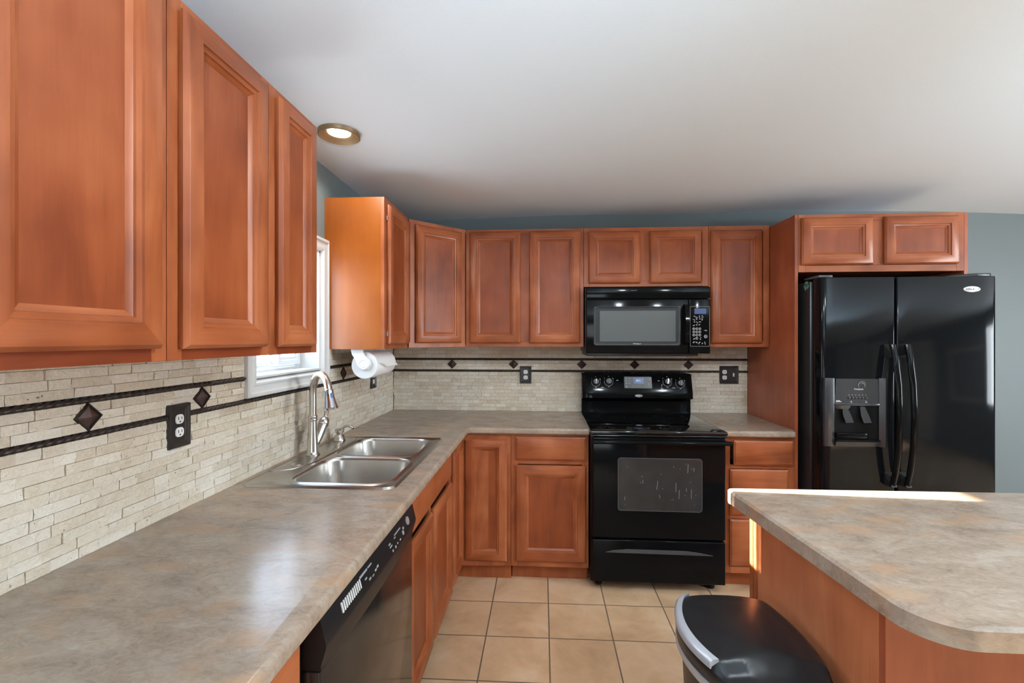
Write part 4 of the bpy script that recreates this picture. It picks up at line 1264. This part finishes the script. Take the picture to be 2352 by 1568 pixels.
# dispenser
DX0, DX1, DZ0, DZ1 = 1.497, 1.800, .862, 1.226
YD = -.764
bm = B()
def quadslab(pts0, pts1): loft(bm, [pts0, pts1])
cx0, cx1, cz0, cz1 = 1.547, 1.775, .892, 1.080
box(bm, DX0, cx0, -.775, YD + .010, DZ0, DZ1, .003)
loft(bm, [[(cx1, -.770, DZ0), (DX1, -.782, DZ0), (DX1, -.782, DZ1), (cx1, -.770, DZ1)], [(cx1, YD + .01, DZ0), (DX1, YD + .01, DZ0), (DX1, YD + .01, DZ1), (cx1, YD + .01, DZ1)]])
loft(bm, [[(cx0, -.779, DZ0 + .004), (cx1, -.779, DZ0 + .004), (cx1, -.792, cz0), (cx0, -.792, cz0)], [(cx0, YD + .01, DZ0 + .004), (cx1, YD + .01, DZ0 + .004), (cx1, YD + .01, cz0), (cx0, YD + .01, cz0)]])
box(bm, cx0, cx1, -.778, YD + .01, cz1, 1.092, .002)
bz = obj('dispenser_bezel', bm, disp_m, ld)
bm = B()
loft(bm, [[(cx0, -.774, 1.092), (cx1, -.774, 1.092), (cx1 + .004, -.766, DZ1 - .004), (cx0 + .012, -.766, DZ1 - .004)], [(cx0, YD + .01, 1.092), (cx1, YD + .01, 1.092), (cx1 + .004, YD + .01, DZ1 - .004), (cx0 + .012, YD + .01, DZ1 - .004)]])
dp = obj('dispenser_panel', bm, disp_m, bz)
for k in range(6):
    bm = B(); lathe(bm, [(.0062, -.002), (.0062, .0035), (.0045, .0045)], (1.622 + k * .0172, -.7725, 1.121), (0, -1, 0), 14)
    obj('dispenser_button', bm, black_satin, dp)
bm = B()
for k in range(6): lathe(bm, [(.0016, -.001), (.0016, .0015)], (1.622 + k * .0172, -.7705, 1.137), (0, -1, 0), 8)
for x, z, w in ((1.565, 1.106, .020), (1.568, 1.101, .028), (1.632, 1.099, .006), (1.632, 1.104, .003), (1.708, 1.099, .008), (1.706, 1.105, .003)): box(bm, x - w / 2, x + w / 2, -.7752, -.770, z - .0014, z + .0014)
obj('indicator_markings', bm, print_m, dp)
bm = B(); text_into(bm, 'Conquest', .012, on_front(1.672, -.7702, 1.168)); obj('model_script', bm, print_m, dp)
bm = B(); n = 20
for r_, a0, a1 in ((.020, 20, 230), (.012, -60, 150)):
    arc = [math.radians(a0 + (a1 - a0) * i / n) for i in range(n + 1)]
    loft(bm, [[(1.692 + (r_ + e * math.sin(PI * i / n)) * math.cos(q), -.7700, 1.186 + (r_ + e * math.sin(PI * i / n)) * math.sin(q)) for i, q in enumerate(arc)] for e in (0, .0025)], False, False, closed=False)
obj('swirl_mark', bm, print_dim, dp)
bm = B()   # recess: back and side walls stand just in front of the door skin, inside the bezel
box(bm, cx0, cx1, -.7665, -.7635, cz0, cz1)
obj('recess_back', bm, plain('dispenser_cavity_shade', (0.002, 0.002, 0.002), 0.6, spec=0.1), bz)  # shade of a deep recess put into a near-black colour
for x, w in ((1.600, .020), (1.690, .020)):
    bm = B()
    loft(bm, [[(x - w * .6, -.7665, 1.075), (x + w * .6, -.7665, 1.075), (x + w * .6, -.772, 1.075), (x - w * .6, -.772, 1.075)],
              [(x + .008 - w, -.774, 1.030), (x + .008 + w, -.774, 1.030), (x + .008 + w, -.780, 1.030), (x + .008 - w, -.780, 1.030)],
              [(x + .020 - w, -.778, .990), (x + .020 + w, -.778, .992), (x + .020 + w, -.783, .992), (x + .020 - w, -.783, .990)]])
    obj('dispenser_paddle', bm, disp_m, bz)
bm = B(); lathe(bm, [(.045, -.002), (.042, .006), (.034, .016), (.018, .018)], (1.590, -.770, 1.079), (0, 0, -1), 24)
bm.transform(Matrix.Translation((0, -.770, 0)) @ Matrix.Diagonal((1, .18, 1, 1)) @ Matrix.Translation((0, .770, 0)))
obj('ice_chute', bm, disp_m, bz)
bm = B(); box(bm, cx0 + .001, 1.705, -.790, -.7665, cz0 + .018, cz0 + .046, .006, 2); box(bm, cx0 + .001, cx1 - .004, -.789, -.7665, cz0 + .0005, cz0 + .010, .001, 1)
obj('drip_tray', bm, black_gloss, bz)
bm = B(); n = 32
loft(bm, [[(2.240 + a * math.cos(2 * PI * k / n), y, 1.694 + b * math.sin(2 * PI * k / n)) for k in range(n)] for a, b, y in ((.042, .0155, -.757), (.042, .0155, -.7665), (.038, .0125, -.7685))])
bd = obj('brand_badge', bm, badge_m, rd)
bm = B(); text_into(bm, 'Whirlpool', .016, on_front(2.240, -.7689, 1.694), .3); obj('badge_script', bm, print_dark, bd)
bm = B()
box(bm, 1.486, 1.560, -.740, -.600, 1.7635, 1.778, .005, 2); obj('hinge_cover', bm, gunmetal, t)
bm = B()
hp = [(2.200, -.60), (2.362, -.60), (2.362, -.735), (2.345, -.745), (2.290, -.742), (2.200, -.66)]
prism(bm, hp, 1.7635, 1.781, .004, 2); obj('hinge_cover', bm, black_satin, t)
# clover magnet on the refrigerator's side
bm = B()
cyy, czz, cxx = -.640, 1.732, 1.4785
for a in (90, 210, 330):
    q = math.radians(a)
    py, pz = cyy + .011 * math.cos(q), czz + .011 * math.sin(q)
    for da_ in (-.45, .45):
        lathe(bm, [(.0085, -.0008), (.0085, .0025), (.006, .0035)], (cxx, py + .006 * math.cos(q + da_ * 2), pz + .006 * math.sin(q + da_ * 2)), (-1, 0, 0), 14)
tube(bm, [(cxx - .0015, cyy, czz - .004), (cxx - .0015, cyy + .003, czz - .018), (cxx - .0015, cyy + .008, czz - .027)], .0022, 8)
tag(obj('clover_magnet', bm, clover_m), 'small green clover magnet on the left side of the refrigerator', 'magnet')

# ------------------------------------------------------------------ trash can by the island
t = thing('trash_can', 'black lidded trash can with silver trim beside the island', 'trash can', (.53, -2.05, 0))
def bin_outline(grow, n=44):
    """plan outline: bowed front towards -X, flatter back at the island; counter-clockwise from the far back corner"""
    y0, y1 = -2.300 - grow, -1.850 + grow
    fr = lambda y: .368 - grow + 1.9 * (y + 2.04) ** 2
    bk = lambda y: .697 + grow - .9 * (y + 2.06) ** 2
    front = [(fr(y1 + (y0 - y1) * k / n), y1 + (y0 - y1) * k / n) for k in range(n + 1)]
    back = [(bk(y0 + (y1 - y0) * k / n), y0 + (y1 - y0) * k / n) for k in range(n + 1)]
    raw = front + back
    # soften the corners
    for _ in range(9):
        raw = [((raw[i - 1][0] + 2 * raw[i][0] + raw[(i + 1) % len(raw)][0]) / 4, (raw[i - 1][1] + 2 * raw[i][1] + raw[(i + 1) % len(raw)][1]) / 4) for i in range(len(raw))]
    return raw
bcx, bcy = .53, -2.075
def bin_ring(grow, z, k=1.0):
    return [(bcx + (x - bcx) * k, bcy + (y - bcy) * k, z) for x, y in bin_outline(grow)]
bm = B(); loft(bm, [bin_ring(-.055, .002), bin_ring(-.050, .010), bin_ring(-.020, .560), bin_ring(-.018, .575)]); obj('bin_body', bm, bin_brown, t)
bm = B(); loft(bm, [bin_ring(-.017, .572), bin_ring(-.006, .574), bin_ring(-.002, .582), bin_ring(-.003, .597), bin_ring(-.017, .599)], False, False); obj('silver_collar', bm, silver_trim, t)
bm = B()
rings = [bin_ring(-.012, .596), bin_ring(-.004, .600), bin_ring(-.002, .630), bin_ring(-.004, .644), bin_ring(-.016, .654)]
for k, z in ((.95, .656), (.90, .6575), (.85, .659), (.80, .660), (.74, .662), (.68, .664), (.58, .667), (.46, .669), (.34, .671), (.12, .672)):
    rings.append([(bcx + (x - bcx) * k, bcy + (y - bcy) * k, z) for x, y, _ in bin_ring(-.012, 0)])
for r_ in rings[3:]:
    for i, (x, y, z) in enumerate(r_):        # the lid's near end steps down to a hinge shelf
        s = min(1, max(0, (-2.170 - y) / .030)); s = s * s * (3 - 2 * s)
        r_[i] = (x, y, z - .024 * s)
loft(bm, rings)
obj('lid', bm, lid_black, t, angle=60)
bm = B()
fo = [p for p in bin_outline(-.004)[:45] if -2.185 < p[1] < -1.885]
sec = []
for i, (x, y) in enumerate(fo):
    sec.append([(x - .003, y, .636), (x - .005, y, .650), (x + .004, y, .659), (x + .017, y, .661), (x + .018, y, .652), (x + .004, y, .640)])
# resample for a smooth strip
loft(bm, sec); obj('silver_handle_strip', bm, silver_trim, t, angle=60)
bm = B(); box(bm, .33, .39, -2.13, -2.02, .012, .030, .006, 2); obj('foot_pedal', bm, silver_trim, t)

# ------------------------------------------------------------------ recessed ceiling lights
def can_light(x, y, label, power, col=(1.0, .84, .62)):
    z = ceil_z(x, y)
    t = thing('recessed_light', label, 'ceiling light', (x, y, z), 0, 'recessed ceiling lights')
    bm = B(); n = 40
    loft(bm, [[(r * math.cos(2 * PI * k / n), r * math.sin(2 * PI * k / n), h) for k in range(n)] for r, h in ((.086, .004), (.086, -.016), (.081, -.019), (.074, -.014), (.060, -.006), (.048, -.002), (.046, .002))], False, False)
    obj('trim_ring', bm, lamp_trim, t, local=True, angle=60)
    bm = B(); lathe(bm, [(.047, .001), (.046, -.0015), (.030, -.0025), (.002, -.003)], (0, 0, 0)); obj('lens', bm, lamp_glow, t, local=True)
    l = add_light('recessed_lamp', 'SPOT', (0, 0, -.022), power, col, spot_size=math.radians(168), spot_blend=.2, shadow_soft_size=.045)
    l.parent = t
can_light(-.865, -1.415, 'lit recessed ceiling light with bronze trim above the sink', 13, (1.0, .92, .80))
can_light(.62, -2.50, 'added white recessed fill light above the aisle, between sink run and island', 40, (.80, .92, 1.0))  # unseen downlight added to brighten the counters and back wall
can_light(1.55, -2.60, 'added white recessed fill light directly above the island top', 50, (.80, .92, 1.0))  # second unseen downlight, added to brighten the island side
can_light(2.45, -5.70, 'lit recessed ceiling light far behind the camera', 6)

# added, unseen uplights with tilted heads behind the camera, standing in for bounced flash
def added_uplight(x, y, label):
    t = thing('added_uplight', label, 'fill lamp', (x, y, 0), 0, 'added uplight fill lamps')
    bm = B(); lathe(bm, [(.14, .001), (.14, .018), (.12, .026), (.02, .032)], (x, y, 0)); obj('base', bm, pewter, t)
    bm = B(); lathe(bm, [(.012, .03), (.012, 1.36)], (x, y, 0), n=14); obj('pole', bm, pewter, t)
    ax = Vector((-.16, .60, .77)).normalized(); h = Vector((x, y, 1.40))
    bm = B(); lathe(bm, [(.03, -.03), (.05, -.02), (.11, .05), (.115, .07), (.108, .07), (.10, .052), (.04, -.008), (.01, -.01)], h, ax); obj('bowl_shade', bm, pewter, t)
    l = add_light('bounce_fill_spot', 'SPOT', h + ax * .085 - Vector((x, y, 0)), LAMP_W, LAMP_COL, spot_size=math.radians(92), spot_blend=.7, shadow_soft_size=.10)
    l.rotation_euler = (-ax).to_track_quat('Z', 'Y').to_euler()
    l.parent = t
added_uplight(2.95, -4.0, 'added pewter fill uplight behind the camera, right one')
added_uplight(0.22, -4.5, 'added pewter fill uplight behind the camera, left one')
